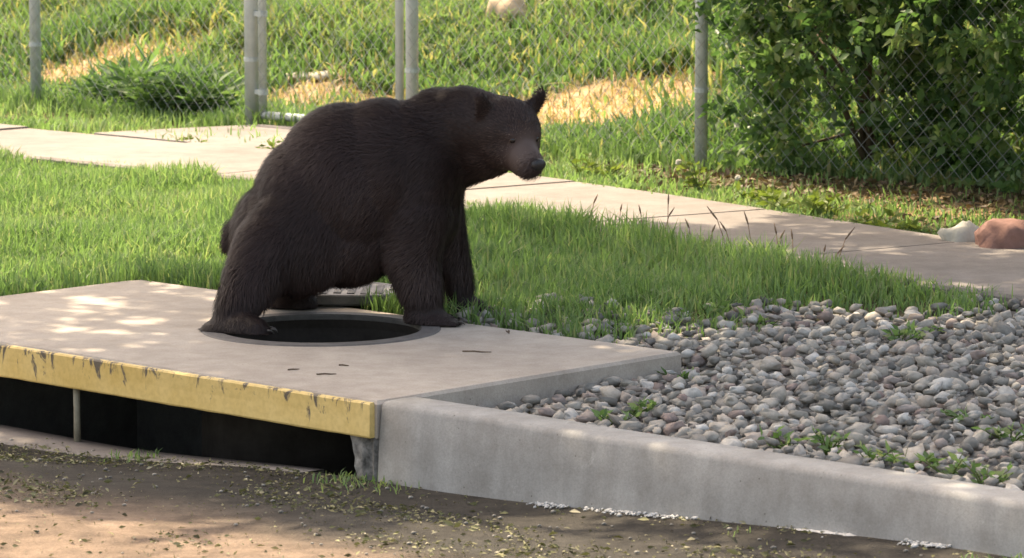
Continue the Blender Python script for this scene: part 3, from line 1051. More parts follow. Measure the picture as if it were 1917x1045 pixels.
gate = empty('chain_link_gate', W(GP_L + 0.085, FENCE_V, 0.0), FR)
tag(gate, 'closed narrow chain link gate with galvanised pipe frame', 'gate')
GW = GP_R - GP_L - 0.17
gz0, gz1 = 0.045, FH - 0.02
for x in (0.0, GW):
    tube_obj('frame_upright', [(x, 0.03, gz0), (x, 0.03, gz1)], 0.0215, gate, M['galv'])
for z in (gz0, gz1):
    tube_obj('frame_rail', [(0, 0.03, z), (GW, 0.03, z)], 0.0205, gate, M['galv'])
me = wire_mesh('gate_wire_mesh', GW, gz0, gz1)
link('wire_mesh', me, M['wire'], gate)
for z in (0.16, 0.55, 1.2):
    bm = bmesh.new()
    bm_tube(bm, [(-0.0, 0.03, z - 0.014), (0.0, 0.03, z + 0.014)], 0.027, 10)
    bm_box(bm, -0.05, -0.02, 0.018, 0.042, z - 0.012, z + 0.012)
    link('hinge', bm_mesh('hinge', bm), M['galv'], gate)
bm = bmesh.new()
bm_tube(bm, [(GW, 0.03, 0.80), (GW, 0.03, 0.86)], 0.026, 10)
bm_box(bm, GW + 0.01, GW + 0.10, 0.02, 0.04, 0.82, 0.84)
link('latch', bm_mesh('latch', bm), M['galv'], gate)

# ------------------------------------------------------------------ river stones
def stone_proto(seed):
    r_ = np.random.default_rng(seed)
    seg, rg = 7, 4
    vs = [(0, 0, -1)]
    for i in range(1, rg):
        th = -math.pi / 2 + math.pi * i / rg
        for j in range(seg):
            a = 2 * math.pi * (j + 0.5 * (i % 2)) / seg
            vs.append((math.cos(th) * math.cos(a), math.cos(th) * math.sin(a), math.sin(th)))
    vs.append((0, 0, 1))
    vs = np.array(vs)
    k = 1 + 0.2 * r_.normal(size=len(vs)).clip(-1.4, 1.4)
    vs = vs * k[:, None] * np.array([1.0, r_.uniform(0.62, 0.88), r_.uniform(0.36, 0.58)])
    fs = []
    for j in range(seg):
        fs.append((0, 1 + (j + 1) % seg, 1 + j))
    for i in range(rg - 2):
        for j in range(seg):
            a = 1 + i * seg + j; b2 = 1 + i * seg + (j + 1) % seg; c = a + seg; d = b2 + seg
            if i % 2 == 0: fs += [(a, b2, c), (b2, d, c)]
            else: fs += [(a, b2, d), (a, d, c)]
    last = len(vs) - 1
    for j in range(seg):
        fs.append((last, 1 + (rg - 2) * seg + j, 1 + (rg - 2) * seg + (j + 1) % seg))
    return vs, np.array(fs)


protos = [stone_proto(i) for i in range(14)]


def gravel_density(u, v):
    w = sstep(-0.62, -0.25, u + (vnoise(u, v, 3, 11) - 0.5) * 0.5 - 0.35 * sstep(2.2, 2.8, v))
    strip = 0.5 * sstep(-1.35, -0.9, u) * (1 - sstep(1.5, 1.95, v + (vnoise(u, v, 4, 12) - 0.5) * 0.4)) * (v > SLAB_D)
    near = walk_mid(u) - WALK_HALF - 0.02
    ok = (v < near) & (v > 0.165) & ~((u < 0.02) & (v < SLAB_D + 0.02))
    return np.where(ok, np.maximum(w, strip), 0)


cand_u = rng.uniform(-1.6, 5.0, 46000); cand_v = rng.uniform(0.17, 3.3, 46000)
keep = rng.random(46000) < gravel_density(cand_u, cand_v)
cand_u, cand_v = cand_u[keep], cand_v[keep]
# thin to a minimum spacing with a hash grid, in two layers
def thin(u, v, dmin):
    cell = {}
    out_ = []
    for i in range(len(u)):
        a, b2 = int(u[i] // dmin), int(v[i] // dmin)
        bad = False
        for x in (a - 1, a, a + 1):
            for y in (b2 - 1, b2, b2 + 1):
                j = cell.get((x, y))
                if j is not None and (u[i] - u[j]) ** 2 + (v[i] - v[j]) ** 2 < dmin * dmin:
                    bad = True; break
            if bad: break
        if not bad:
            cell[(a, b2)] = i; out_.append(i)
    return np.array(out_)
i1 = thin(cand_u, cand_v, 0.036)
rest = np.setdiff1d(np.arange(len(cand_u)), i1)
i2 = rest[thin(cand_u[rest], cand_v[rest], 0.05)]
SU = np.concatenate([cand_u[i1], cand_u[i2]]); SV = np.concatenate([cand_v[i1], cand_v[i2]])
SZ = np.concatenate([np.full(len(i1), 0.008), rng.uniform(0.020, 0.034, len(i2))])
SZ = SZ + land_z(SU, SV)
NS = len(SU)
SR = np.clip(rng.lognormal(math.log(0.0235), 0.27, NS), 0.013, 0.042)
SP = Wn(SU, SV, SZ)
ST = rng.random(NS)
SK = rng.integers(0, len(protos), NS)
eul_z = rng.uniform(0, 2 * math.pi, NS); eul_x = rng.normal(0, 0.3, NS); eul_y = rng.normal(0, 0.3, NS)
bed = empty('gravel_bed', W(1.2, 1.4, -0.05)); tag(bed, kind='structure')
# the bed's own grit under the stones
gu = np.linspace(-1.0, 6.0, 60); gv = np.linspace(0.152, 3.2, 30)
U_, V_ = np.meshgrid(gu, gv, indexing='ij')
keepf = []
Zg = land_z(U_, V_) + 0.004
for i in range(59):
    for j in range(29):
        uc, vc = (gu[i] + gu[i + 1]) / 2, (gv[j] + gv[j + 1]) / 2
        if (uc < 0.13 and vc < SLAB_D + 0.12) or vc > float(walk_mid(uc)) - WALK_HALF - 0.08 or (uc < -0.35 + 0.3 * (vc > 2.3)): continue
        keepf.append((i * 30 + j, (i + 1) * 30 + j, (i + 1) * 30 + j + 1, i * 30 + j + 1))
me = pymesh('grit', Wn(U_, V_, Zg).reshape(-1, 3), keepf, True)
bm = bmesh.new(); bm.from_mesh(me); bmesh.ops.delete(bm, geom=[v for v in bm.verts if not v.link_faces], context='VERTS'); bmesh.ops.recalc_face_normals(bm, faces=bm.faces[:]); bm.to_mesh(me); bm.free()
go = link('grit', me, M['gravel_bed']); go.parent = bed; go.matrix_parent_inverse = Matrix.Translation(bed.location).inverted()
# the largest in view become single stones
sx = SP[:, 0] / SP[:, 1] * 6800 + 958.5
sy = (CAMH - SP[:, 2]) / SP[:, 1] * 6800 - 353
vis = (sx > 20) & (sx < 1900) & (sy > 20) & (sy < 1030)
score = np.where(vis, SR / SP[:, 1] + 0.0006 * (SZ - land_z(SU, SV) > 0.015), -1)
single = np.argsort(-score)[:300]
is_single = np.zeros(NS, bool); is_single[single] = True
pm = []
for k_, (vv, ff) in enumerate(protos):
    me = pymesh('stone', vv, [tuple(map(int, t)) for t in ff], True); me.materials.append(M['stone']); pm.append(me)
from mathutils import Euler
binv = Matrix.Translation(bed.location).inverted()
for i in single:
    o = bpy.data.objects.new('stone', pm[SK[i]])
    COL.objects.link(o)
    o.parent = bed; o.matrix_parent_inverse = binv
    o.location = SP[i]; o.rotation_euler = (eul_x[i], eul_y[i], eul_z[i]); o.scale = (SR[i],) * 3
VV, TT, tt = [], [], []
off = 0
for i in np.where(~is_single)[0]:
    vv, ff = protos[SK[i]]
    Rm = np.array(Euler((eul_x[i], eul_y[i], eul_z[i])).to_matrix())
    VV.append(vv @ Rm.T * SR[i] + SP[i]); TT.append(ff + off); tt.append(np.full(len(vv), ST[i])); off += len(vv)
o = link('stones', tri_mesh('stones', np.concatenate(VV), np.concatenate(TT), True, np.concatenate(tt)), M['stone_bulk'])
o.parent = bed; o.matrix_parent_inverse = binv; o['kind'] = 'stuff'

# ------------------------------------------------------------------ grass
def blades(name, u, v, z, h, w, mat, tint, lean=0.45, droop=0.5, parent=None):
    n = len(u)
    base = Wn(u, v, z)
    a = rng.uniform(0, 2 * math.pi, n)
    d = np.stack([np.cos(a), np.sin(a), np.zeros(n)], -1)
    sd = np.stack([-np.sin(a), np.cos(a), np.zeros(n)], -1)
    tw = rng.uniform(-0.9, 0.9, n)[:, None]
    sd = sd * np.cos(tw) + d * np.sin(tw)
    l = np.abs(rng.normal(0, lean, n))[:, None]
    up_ = np.array([0, 0, 1.0])
    H = h[:, None]
    m1 = base + (up_ * 0.55 + d * l * 0.30) * H
    m2 = base + (up_ * (0.95 - droop * 0.25 * l) + d * l * (0.75 + droop * 0.3)) * H
    W_ = (w / 2)[:, None]
    P = np.stack([base - sd * W_ * 0.7, base + sd * W_ * 0.7, m1 + sd * W_, m1 - sd * W_, m2], 1).reshape(-1, 3)
    k = np.arange(n)[:, None] * 5
    T_ = np.concatenate([k + np.array([0, 1, 2]), k + np.array([0, 2, 3]), k + np.array([3, 2, 4])], 1).reshape(-1, 3)
    tn_ = np.repeat(np.clip(tint, 0, 1), 5)
    return link(name, tri_mesh(name, P, T_, True, tn_), mat, parent)


def on_lawn(u, v):
    near = walk_mid(u) - WALK_HALF
    e = (vnoise(u, v, 6, 21) - 0.5) * 0.10
    left = (u < -SLAB_L - 0.01) & (v > 0.17)
    back = (u >= -SLAB_L - 0.01) & (v > SLAB_D + 0.015)
    g = gravel_density(u, v)
    right = rng.random(len(u)) < np.clip(1.05 - 1.25 * sstep(-0.75, -0.15, u - 0.28 * sstep(2.1, 2.8, v) + (vnoise(u, v, 2.5, 14) - 0.5) * 0.4), 0, 1)
    ok = (left | back) & right & (v < near + 0.045 + 2 * e)
    x = ORI[0] + UD[0] * u + VD[0] * v; y = ORI[1] + UD[1] * u + VD[1] * v
    ok &= (x - CC[0]) ** 2 + (y - CC[1]) ** 2 > 0.285 ** 2
    return ok


def in_view(u, v, pad=0.5, up_=0.5):
    x = ORI[0] + UD[0] * u + VD[0] * v; y = ORI[1] + UD[1] * u + VD[1] * v
    return (np.abs(x) < y * 0.142 + pad)


n = 330000
u = rng.uniform(-9.5, 0.6, n); v = rng.uniform(0.17, 4.0, n)
ok = in_view(u, v, 0.7) & on_lawn(u, v)
ok &= rng.random(n) < 0.45 + 0.55 * sstep(0.25, 0.6, vnoise(u, v, 5, 31))
u, v = u[ok], v[ok]
n = len(u)
clump = vnoise(u, v, 2.2, 32)
h = (0.045 + 0.055 * clump) * rng.uniform(0.6, 1.35, n)
edge = sstep(0.45, 0.05, walk_mid(u) - WALK_HALF - v) if False else (1 - sstep(0.05, 0.55, walk_mid(u) - WALK_HALF - v))
right_side = sstep(-3.3, -2.6, u)
h = h * (1 + 0.55 * right_side * edge) * (1 - 0.45 * sstep(-0.8, -0.2, u))
tint = 0.12 + 0.4 * vnoise(u, v, 1.6, 33) + 0.3 * vnoise(u, v, 9, 34) + rng.normal(0, 0.18, n)
tint = np.where(rng.random(n) < 0.06, 0.95, tint)
tag(blades('lawn_grass', u, v, land_z(u, v) - 0.005, h, rng.uniform(0.0035, 0.0075, n), M['lawn'], tint, 0.55), 'short green lawn grass between the sidewalk and the slab', 'grass', kind='stuff')

# verge between sidewalk and fence
n = 90000
u = rng.uniform(-11, 2.5, n); v = rng.uniform(3.6, 5.75, n)
ok = in_view(u, v, 0.7) & (v > walk_mid(u) + WALK_HALF - 0.02 + (vnoise(u, v, 6, 41) - 0.5) * 0.12)
land = (u > -6.7) & (u < -5.25) & (v < 5.62)
ok &= ~(land & (rng.random(len(u)) > 0.10 * (vnoise(u, v, 4, 42) > 0.55)))
ok &= rng.random(len(u)) < 0.35 + 0.65 * sstep(0.3, 0.6, vnoise(u, v, 2.4, 43))
bare_r = sstep(-4.2, -3.0, u) * sstep(4.75, 5.15, v)
ok &= rng.random(len(u)) > 0.85 * bare_r
u, v = u[ok], v[ok]; n = len(u)
h = (0.04 + 0.05 * vnoise(u, v, 2, 44)) * rng.uniform(0.6, 1.4, n)
h *= (1 - 0.45 * sstep(-4.2, -3.0, u))
h *= 1 + 1.3 * (1 - 0.8 * bare_r[ok]) * sstep(5.2, 5.6, v) * vnoise(u, v, 1.5, 45)
tint = 0.25 + 0.5 * vnoise(u, v, 1.8, 46) + rng.normal(0, 0.18, n)
tag(blades('verge_grass', u, v, land_z(u, v), h, rng.uniform(0.005, 0.010, n), M['lawn'], tint, 0.6), 'thin grass strip between the sidewalk and the fence', 'grass', kind='stuff')

# slope behind the fence: taller, coarser, with bare gaps and straw
n = 300000
u = rng.uniform(-13, 0.0, n); v = 5.7 + 5.6 * rng.random(n)
ok = in_view(u, v, 0.8)
u, v = u[ok], v[ok]; n = len(u)
bm_ = bare_mask(u, v)
ok = rng.random(n) > np.clip(bm_ * 1.15, 0, 0.90)
ok &= rng.random(n) < 0.35 + 0.65 * sstep(0.25, 0.55, vnoise(u, v, 2.6, 51))
u, v, bm_ = u[ok], v[ok], bm_[ok]; n = len(u)
big = vnoise(u, v, 1.1, 52)
h = (0.08 + 0.18 * big) * rng.uniform(0.5, 1.35, n) * (1 - 0.55 * bm_) * (0.5 + 0.5 * sstep(5.7, 7.4, v))
tint = 0.08 + 0.45 * vnoise(u, v, 1.0, 53) + 0.35 * vnoise(u, v, 5, 54) + rng.normal(0, 0.18, n)
tint = np.where(rng.random(n) < 0.08 + 0.3 * bm_, 1.0, tint)
tag(blades('slope_grass', u, v, land_z(u, v), h, rng.uniform(0.008, 0.020, n), M['hill_grass'], tint, 0.6, 0.9), 'tall rough grass covering the sunny slope behind the fence', 'grass', kind='stuff')
n = 60000
u = rng.uniform(-13, 0.5, n); v = rng.uniform(5.75, 11, n)
bm_ = bare_mask(u, v)
ok = in_view(u, v, 0.6) & (rng.random(n) < bm_ * 0.85 + 0.02)
u, v = u[ok], v[ok]; n = len(u)
tag(blades('dry_straw', u, v, land_z(u, v), rng.uniform(0.03, 0.11, n), rng.uniform(0.004, 0.010, n), M['straw'], rng.random(n), 1.2, 0.8), 'flattened dry straw over the bare orange soil of the slope', 'straw', kind='stuff')

# ------------------------------------------------------------------ leaf builder
def leaf_tris(pos, axis, size, asp=0.55, fold=0.25):
    """folded pointed leaves: 6 verts, 4 tris each"""
    n = len(pos)
    t = axis / (np.linalg.norm(axis, axis=1, keepdims=True) + 1e-9)
    r_ = rng.normal(size=(n, 3))
    s_ = np.cross(t, r_); s_ /= np.linalg.norm(s_, axis=1, keepdims=True) + 1e-9
    # prefer leaves whose face looks upwards
    nm_ = np.cross(s_, t)
    flip = nm_[:, 2] < 0
    s_[flip] *= -1; nm_[flip] *= -1
    L = size[:, None]; w = L * asp / 2
    P = np.stack([pos, pos + t * L * 0.45, pos + t * L * 0.4 + s_ * w + nm_ * w * fold, pos + t * L * 0.4 - s_ * w + nm_ * w * fold, pos + t * L - nm_ * L * 0.08], 1).reshape(-1, 3)
    k = np.arange(n)[:, None] * 5
    T_ = np.concatenate([k + np.array([0, 2, 1]), k + np.array([0, 1, 3]), k + np.array([1, 2, 4]), k + np.array([3, 1, 4])], 1).reshape(-1, 3)
    return P, T_


def twig_cloud(starts, n_leaf, spread, size, tint_lo, tint_hi, droop=-0.2):
    """sprays of leaves round every start point"""
    k = len(starts)
    idx = rng.integers(0, k, n_leaf)
    dirs = rng.normal(size=(k, 3)); dirs[:, 2] += droop; dirs /= np.linalg.norm(dirs, axis=1, keepdims=True)
    tpos = rng.uniform(0, 1, n_leaf)
    pos = starts[idx] + dirs[idx] * (tpos * spread * 2.2)[:, None] + rng.normal(0, spread * 0.28, (n_leaf, 3))
    ax = dirs[idx] * 0.8 + rng.normal(0, 0.6, (n_leaf, 3)) + np.array([0, 0, droop * 0.6])
    sz = size * rng.uniform(0.6, 1.3, n_leaf)
    P, T_ = leaf_tris(pos, ax, sz)
    ct = rng.uniform(tint_lo, tint_hi, k)
    tn_ = np.clip(ct[idx] + rng.normal(0, 0.13, n_leaf), 0, 1)
    return P, T_, np.repeat(tn_, 5)


def shrub(cu, cv, ru, rv, top, n_tw, n_leaf, label, size=0.055, seed=0, low=0.0, over=0.0):
    base = W(cu, cv, float(land_z(cu, cv)) - 0.02)
    s_ = empty('leafy_shrub', base)
    tag(s_, label, 'shrub', 'leafy shrubs along the fence')
    bz = base[2]
    # sprays fill an uneven dome, more of them near its skin
    a = rng.uniform(0, 2 * math.pi, n_tw); ph = np.arcsin(rng.uniform(0.0, 1, n_tw)); rr = rng.uniform(0.45, 1.0, n_tw) ** 0.6
    lump = 0.78 + 0.45 * vnoise(a * 1.3, ph * 3, 1.4, seed)
    us_ = cu + np.cos(a) * np.cos(ph) * ru * rr * lump; vs_ = cv + np.sin(a) * np.cos(ph) * rv * rr * lump
    zs_ = low + np.sin(ph) * (top - low) * rr * lump
    vs_ = vs_ - over * sstep(0.30, 0.85, zs_ + 0.25 * (vnoise(us_, zs_, 2.5, seed + 4) - 0.5))
    P = Wn(us_, vs_, zs_) - np.array(base)
    Pl, Tl, tl = twig_cloud(P, n_leaf, 0.075, size, 0.05, 0.85)
    Pl[:, 2] = np.maximum(Pl[:, 2], 0.02)
    link('foliage', tri_mesh('foliage', Pl, Tl, False, tl), M['shrub_leaf'], s_)
    for i in range(9):
        j = rng.integers(0, n_tw)
        e_ = Vector(P[j]); bm = bmesh.new()
        b0 = Vector((rng.normal(0, 0.10), rng.normal(0, 0.10), 0.0))
        m_ = b0.lerp(e_, 0.45) + Vector((rng.normal(0, 0.06), rng.normal(0, 0.06), 0.15))
        bm_tube(bm, [b0, b0.lerp(m_, 0.5) + Vector((0, 0, 0.05)), m_, e_], [0.016, 0.013, 0.009, 0.004], 6)
        link('stem', bm_mesh('stem', bm, True), M['stem'], s_)
    return s_


shrub(-3.1, 6.1, 0.62, 0.5, 1.9, 520, 16000, 'sparser sunlit shrub beside the grey fence post, behind the mesh', 0.055, 3, 0.03, 0.2)
shrub(-1.95, 6.3, 1.0, 0.72, 2.1, 800, 24000, 'dense dark green shrub behind the exposed chain link mesh', 0.058, 5, 0.0, 0.55)
shrub(-0.55, 5.95, 0.75, 0.8, 2.0, 700, 22000, 'leafy shrub bulging through the fence above the red sandstone', 0.062, 8, 0.0, 0.3)
shrub(-2.2, 7.7, 1.8, 0.9, 2.6, 500, 13000, 'tall shrub standing back behind the other shrubs on the slope', 0.065, 9, 0.0)
shrub(0.6, 6.9, 1.0, 0.9, 2.4, 500, 16000, 'tall shrub at the far end of the hedge behind the bulging one', 0.06, 10, 0.0)

# ------------------------------------------------------------------ shade tree beyond the right of the view, between sidewalk and fence
TU, TV = 0.45, 4.85
tbase = W(TU, TV, -0.04)
tree = empty('shade_tree', tbase)
tag(tree, 'broad shade tree between sidewalk and fence, its crown reaching over the slab', 'tree')
TB = Vector(tbase)
shade_c = np.array([1.25, 11.15])                              # middle of the shaded ground
HC = 4.6
sh = HC / math.tan(R(SUN_EL))
cc = Vector((shade_c[0] + SUN_AZ.x * sh, shade_c[1] + SUN_AZ.y * sh, HC)) - TB     # crown centre, tree-local
bm = bmesh.new()
bm_tube(bm, [(0, 0, -0.1), (0.02, 0, 0.3), (0.0, -0.05, 1.2), (cc.x * 0.2, cc.y * 0.2, 2.2), (cc.x * 0.5, cc.y * 0.5, 3.2)], [0.26, 0.20, 0.17, 0.15, 0.11], 14)
link('trunk', bm_mesh('trunk', bm, True), M['bark'], tree)
top = Vector((cc.x * 0.5, cc.y * 0.5, 3.2)); fork = Vector((cc.x * 0.2, cc.y * 0.2, 2.2))
CRX, CRY, CRZ = 2.65, 2.35, 1.0
n_tw = 1300
th = rng.uniform(0, 2 * math.pi, n_tw); rr = np.sqrt(rng.random(n_tw))
lump = 0.88 + 0.24 * vnoise(th * 1.6, th * 0, 1.5, 61)
X = cc.x + np.cos(th) * CRX * rr * lump; Y = cc.y + np.sin(th) * CRY * rr * lump
Zt = cc.z + rng.uniform(-0.75, 1, n_tw) * CRZ * np.sqrt(np.clip(1 - rr ** 2, 0.06, 1))
P = np.stack([X, Y, Zt], -1)
th = rng.uniform(0, 2 * math.pi, 420); rr = np.sqrt(rng.random(420))
lobe = np.stack([cc.x - 1.75 + np.cos(th) * 1.35 * rr, cc.y - 1.42 + np.sin(th) * 0.82 * rr, cc.z - 0.15 + rng.uniform(-0.35, 0.35, 420)], -1)
th = rng.uniform(0, 2 * math.pi, 420); rr = np.sqrt(rng.random(420))
lobe2 = np.stack([cc.x + 0.65 + np.cos(th) * 1.6 * rr, cc.y - 2.30 + np.sin(th) * 0.82 * rr, cc.z - 0.2 + rng.uniform(-0.3, 0.3, 420)], -1)
P = np.concatenate([P, lobe, lobe2]); n_tw = len(P)
Pl, Tl, tl = twig_cloud(P, 88000, 0.13, 0.105, 0.1, 0.9)
link('crown', tri_mesh('crown', Pl, Tl, False, tl), M['tree_leaf'], tree)
for i in range(16):
    j = rng.integers(0, n_tw)
    e_ = Vector(P[j]); s0_ = fork.lerp(top, rng.uniform(0, 1))
    m_ = s0_.lerp(e_, 0.5) + Vector((0, 0, 0.25))
    bm = bmesh.new(); bm_tube(bm, [s0_, m_, e_], [0.07, 0.045, 0.012], 8)
    link('limb', bm_mesh('limb', bm, True), M['bark'], tree)

# ------------------------------------------------------------------ small plants
def weed(cu, cv, hgt, n_leaf, label, group, size=0.05, mat='weed_leaf', stalks=3, spread=0.05, asp=0.42):
    base = W(cu, cv, float(land_z(cu, cv)))
    w_ = empty('weed_plant', base)
    tag(w_, label, 'weed', group)
    tips = []
    bm = bmesh.new()
    for i in range(stalks):
        a = rng.uniform(0, 6.28); l = rng.uniform(0.3, 1.0) * spread * 1.4
        t_ = Vector((math.cos(a) * l, math.sin(a) * l, hgt * rng.uniform(0.65, 1.0)))
        bm_tube(bm, [(0, 0, -0.01), (t_.x * 0.4, t_.y * 0.4, t_.z * 0.5), t_], [0.003, 0.0024, 0.001], 5)
        tips.append(t_)
    link('stalk', bm_mesh('stalk', bm, True), M['stalk'] if mat == 'none' else M['weed_leaf'], w_)
    k = rng.integers(0, stalks, n_leaf); t = rng.uniform(0.1, 1.0, n_leaf)
    T0 = np.array([tuple(x) for x in tips])[k]
    pos_ = T0 * t[:, None] * np.array([1, 1, 1])
    ax = rng.normal(size=(n_leaf, 3)); ax[:, 2] = np.abs(ax[:, 2]) * 0.6
    Pl_, Tl_ = leaf_tris(pos_, ax, size * rng.uniform(0.6, 1.3, n_leaf), asp)
    Pl_[:, 2] = np.maximum(Pl_[:, 2], 0.003)
    link('leaves', tri_mesh('leaves', Pl_, Tl_, False, np.repeat(rng.random(n_leaf) * (0.65 if mat == 'hill_grass' else 1.0), 5)), M[mat], w_)
    return w_


def uv_of(px, py, z=0.0):
    """map-survey helper: ground point for a measured sight line"""
    d = 6800 * (CAMH - z) / (py + 353.0)
    x = (px - 958.5) / 6800 * d
    a, b2 = to_uv(x, d)
    return float(a), float(b2)


g_w = 'yellow-green weeds at the foot of the fence'
for px, py, hh in ((1310, 345, 0.13), (1480, 385, 0.09), (1520, 392, 0.10), (1550, 390, 0.08), (1440, 372, 0.07), (1400, 362, 0.06), (1650, 415, 0.06), (1700, 425, 0.05), (1760, 430, 0.05), (1090, 318, 0.10), (1130, 325, 0.08)):
    a, b2 = uv_of(px, py)
    lab = ('tall yellow-green weed at the foot of the grey fence post' if px == 1310 else 'low weed on the verge beside the sidewalk near the pale rock' if px > 1600 else
           'weed on the sunny verge beneath the head of the bear' if px < 1200 else 'yellow-green leafy weed on the verge before the exposed mesh')
    weed(a, b2, hh, 46, lab, g_w, 0.05, spread=0.09, stalks=5)
g_w2 = 'weeds growing among the stones'
for px, py, hh in ((1150, 790, 0.05), (1180, 775, 0.06), (1560, 852, 0.07), (1640, 872, 0.06), (1700, 885, 0.06), (1790, 900, 0.07), (1860, 915, 0.07), (1690, 648, 0.06), (1730, 640, 0.05), (1290, 700, 0.04), (1480, 845, 0.05),
                   (1180, 580, 0.06), (1330, 600, 0.06), (1440, 610, 0.05), (1905, 830, 0.06), (1830, 800, 0.05)):
    a, b2 = uv_of(px, py, -0.04)
    lab = ('small green weed among the stones along the kerb top' if py > 840 else 'small weed tuft in the stones between slab side and kerb' if py > 690 else
           'weed at the sidewalk end of the stones' if px > 1600 and py < 700 else 'little weed tuft among lone stones at the lawn edge' if py < 620 else 'weed in the open middle of the stones')
    weed(a, b2, hh, 40, lab, g_w2, 0.032, mat='lawn', spread=0.07, stalks=5)
# dark leafy clump beyond the fence, left of the gate
for px, py, hh in ((240, 195, 0.24), (300, 205, 0.26), (345, 208, 0.28), (390, 210, 0.22), (200, 190, 0.18)):
    a, b2 = uv_of(px, py)
    b2 = max(b2, FENCE_V + 0.15)
    weed(a, b2, hh, 260, 'bushy dark green weed behind the fence left of the gate', 'bushy weeds behind the fence', 0.17, mat='hill_grass', spread=0.17, stalks=14, asp=0.14)
# weeds in the crack of the landing
for px, py, hh in ((345, 262, 0.05), (360, 266, 0.04), (505, 280, 0.08), (520, 284, 0.06)):
    a, b2 = uv_of(px, py)
    weed(a, b2, hh, 30, ('low weed rooted in the landing joint near the sidewalk' if px < 400 else 'taller weed rooted in the landing in front of the gate'), 'weeds on the landing', 0.04, spread=0.05, stalks=4)

# dry seed stalks leaning over the sidewalk edge
for px, py, hh, ln_ in ((1105, 425, 0.09, 0.2), (1205, 445, 0.08, -0.1), (1252, 447, 0.13, 0.02), (1245, 445, 0.07, 0.3), (1300, 470, 0.08, -0.2), (1365, 478, 0.14, -0.35), (1375, 480, 0.09, -0.3), (1412, 482, 0.13, -0.15), (1455, 492, 0.08, 0.25),
                        (1462, 490, 0.10, -0.1), (1490, 497, 0.09, -0.05), (1545, 505, 0.05, 0.1), (1570, 510, 0.12, 0.35), (1560, 512, 0.06, 0.4), (1160, 430, 0.06, 0.1), (1330, 470, 0.06, 0.2)):
    a, b2 = uv_of(px, py, -0.02)
    bx_, by_, _ = W(a, b2)
    zg = float(land_z(a, b2))
    s_ = empty('seed_stalk', (bx_, by_, zg))
    tag(s_, 'thin dry grass stalk with a dark seed head at the sidewalk edge', 'grass stalk', 'dry seed stalks along the sidewalk edge')
    hh += 0.05
    p0, p1, p2, p3 = Vector((0, 0, -0.01)), Vector((ln_ * hh * 0.2, 0, hh * 0.4)), Vector((ln_ * hh * 0.55, 0.01, hh * 0.75)), Vector((ln_ * hh * 1.1, 0.01, hh))
    bm = bmesh.new(); bm_tube(bm, [p0, p1, p2], 0.0017, 5); link('stalk', bm_mesh('stalk', bm, True), M['stalk'], s_)
    bm = bmesh.new(); bm_tube(bm, [p2, p2.lerp(p3, 0.4), p3], [0.0024, 0.0038, 0.001], 6); link('seed_head', bm_mesh('seed_head', bm, True), M['stalk'], s_)

# ------------------------------------------------------------------ rocks
def rock(name, px, py, z, dims, mat, label, cat='rock', group=None, seed=0, rz=0.0, ray_hill=False):
    a, b2 = uv_of(px, py, z)
    if ray_hill:
        for d in np.arange(17.5, 40, 0.02):
            x = (px - 958.5) / 6800 * d; zz = CAMH - (py + 353.0) / 6800 * d
            uu, vv = to_uv(x, d)
            if float(land_z(uu, vv)) >= zz: break
        a, b2 = float(uu), float(vv)
    bm = bmesh.new()
    bmesh.ops.create_icosphere(bm, subdivisions=3, radius=1.0)
    for v_ in bm.verts:
        n_ = mnoise.noise(Vector(v_.co) * 1.3 + Vector((seed * 3.1, 0, 0))) * 0.35 + mnoise.noise(Vector(v_.co) * 3.1 + Vector((0, seed, 0))) * 0.12
        cell = mnoise.cell_vector(Vector(v_.co) * 1.7 + Vector((seed, seed, 0)))
        v_.co = v_.co * (1 + n_) + (cell - Vector((0.5, 0.5, 0.5))) * 0.16
        v_.co.x *= dims[0] / 2; v_.co.y *= dims[1] / 2; v_.co.z *= dims[2] / 2
    me = bm_mesh(name, bm, True)
    me.materials.append(mat)
    x, y, _ = W(a, b2)
    o = link(name, me)
    o.location = (x, y, float(land_z(a, b2)) + dims[2] * 0.28); o.rotation_euler = (0, 0, rz)
    return tag(o, label, cat, group)


rock('rock', 1812, 452, 0.0, (0.17, 0.14, 0.13), M['pale_rock'], 'pale grey fieldstone beside the sidewalk next to a red stone', seed=1, rz=0.3)
rock('rock', 1895, 463, 0.0, (0.24, 0.2, 0.17), M['red_rock'], 'reddish sandstone rock at the edge of the sidewalk', seed=2, rz=-0.2)
rock('rock', 1130, 103, 0.0, (0.13, 0.12, 0.10), M['pale_rock'], 'small whitish rock high on the grassy slope', seed=3, ray_hill=True)
rock('rock', 955, 48, 0.0, (0.26, 0.2, 0.24), M['tan_rock'], 'tan boulder half hidden in the slope grass', seed=4, ray_hill=True)
rock('rock', 560, 148, 0.0, (0.20, 0.14, 0.06), M['pale_rock'], 'flat pale stone lying behind the gate mesh', seed=5, ray_hill=True)
rock('rock', 606, 143, 0.0, (0.14, 0.12, 0.05), M['pale_rock'], 'smaller pale stone beside the flat one behind the gate', seed=6, ray_hill=True)

# pale flower heads by the fence post
for px, py, hh, lab in ((1270, 330, 0.08, 'pale round seed head left of the grey fence post'), (1382, 345, 0.05, 'small pale flower at the foot of the shrubs')):
    a, b2 = uv_of(px, py)
    x, y, _ = W(a, b2)
    fl = empty('flower', (x, y, float(land_z(a, b2)))); tag(fl, lab, 'flower')
    bm = bmesh.new(); bm_tube(bm, [(0, 0, 0), (0.004, 0, hh)], 0.0018, 5); link('stalk', bm_mesh('stalk', bm, True), M['weed_leaf'], fl)
    bm = bmesh.new(); bmesh.ops.create_icosphere(bm, subdivisions=2, radius=0.013, matrix=Matrix.Translation((0.004, 0, hh + 0.01)))
    for v_ in bm.verts: v_.co += Vector((rng.normal(0, 0.002), rng.normal(0, 0.002), rng.normal(0, 0.002)))
    link('bloom', bm_mesh('bloom', bm), M['flower'], fl)

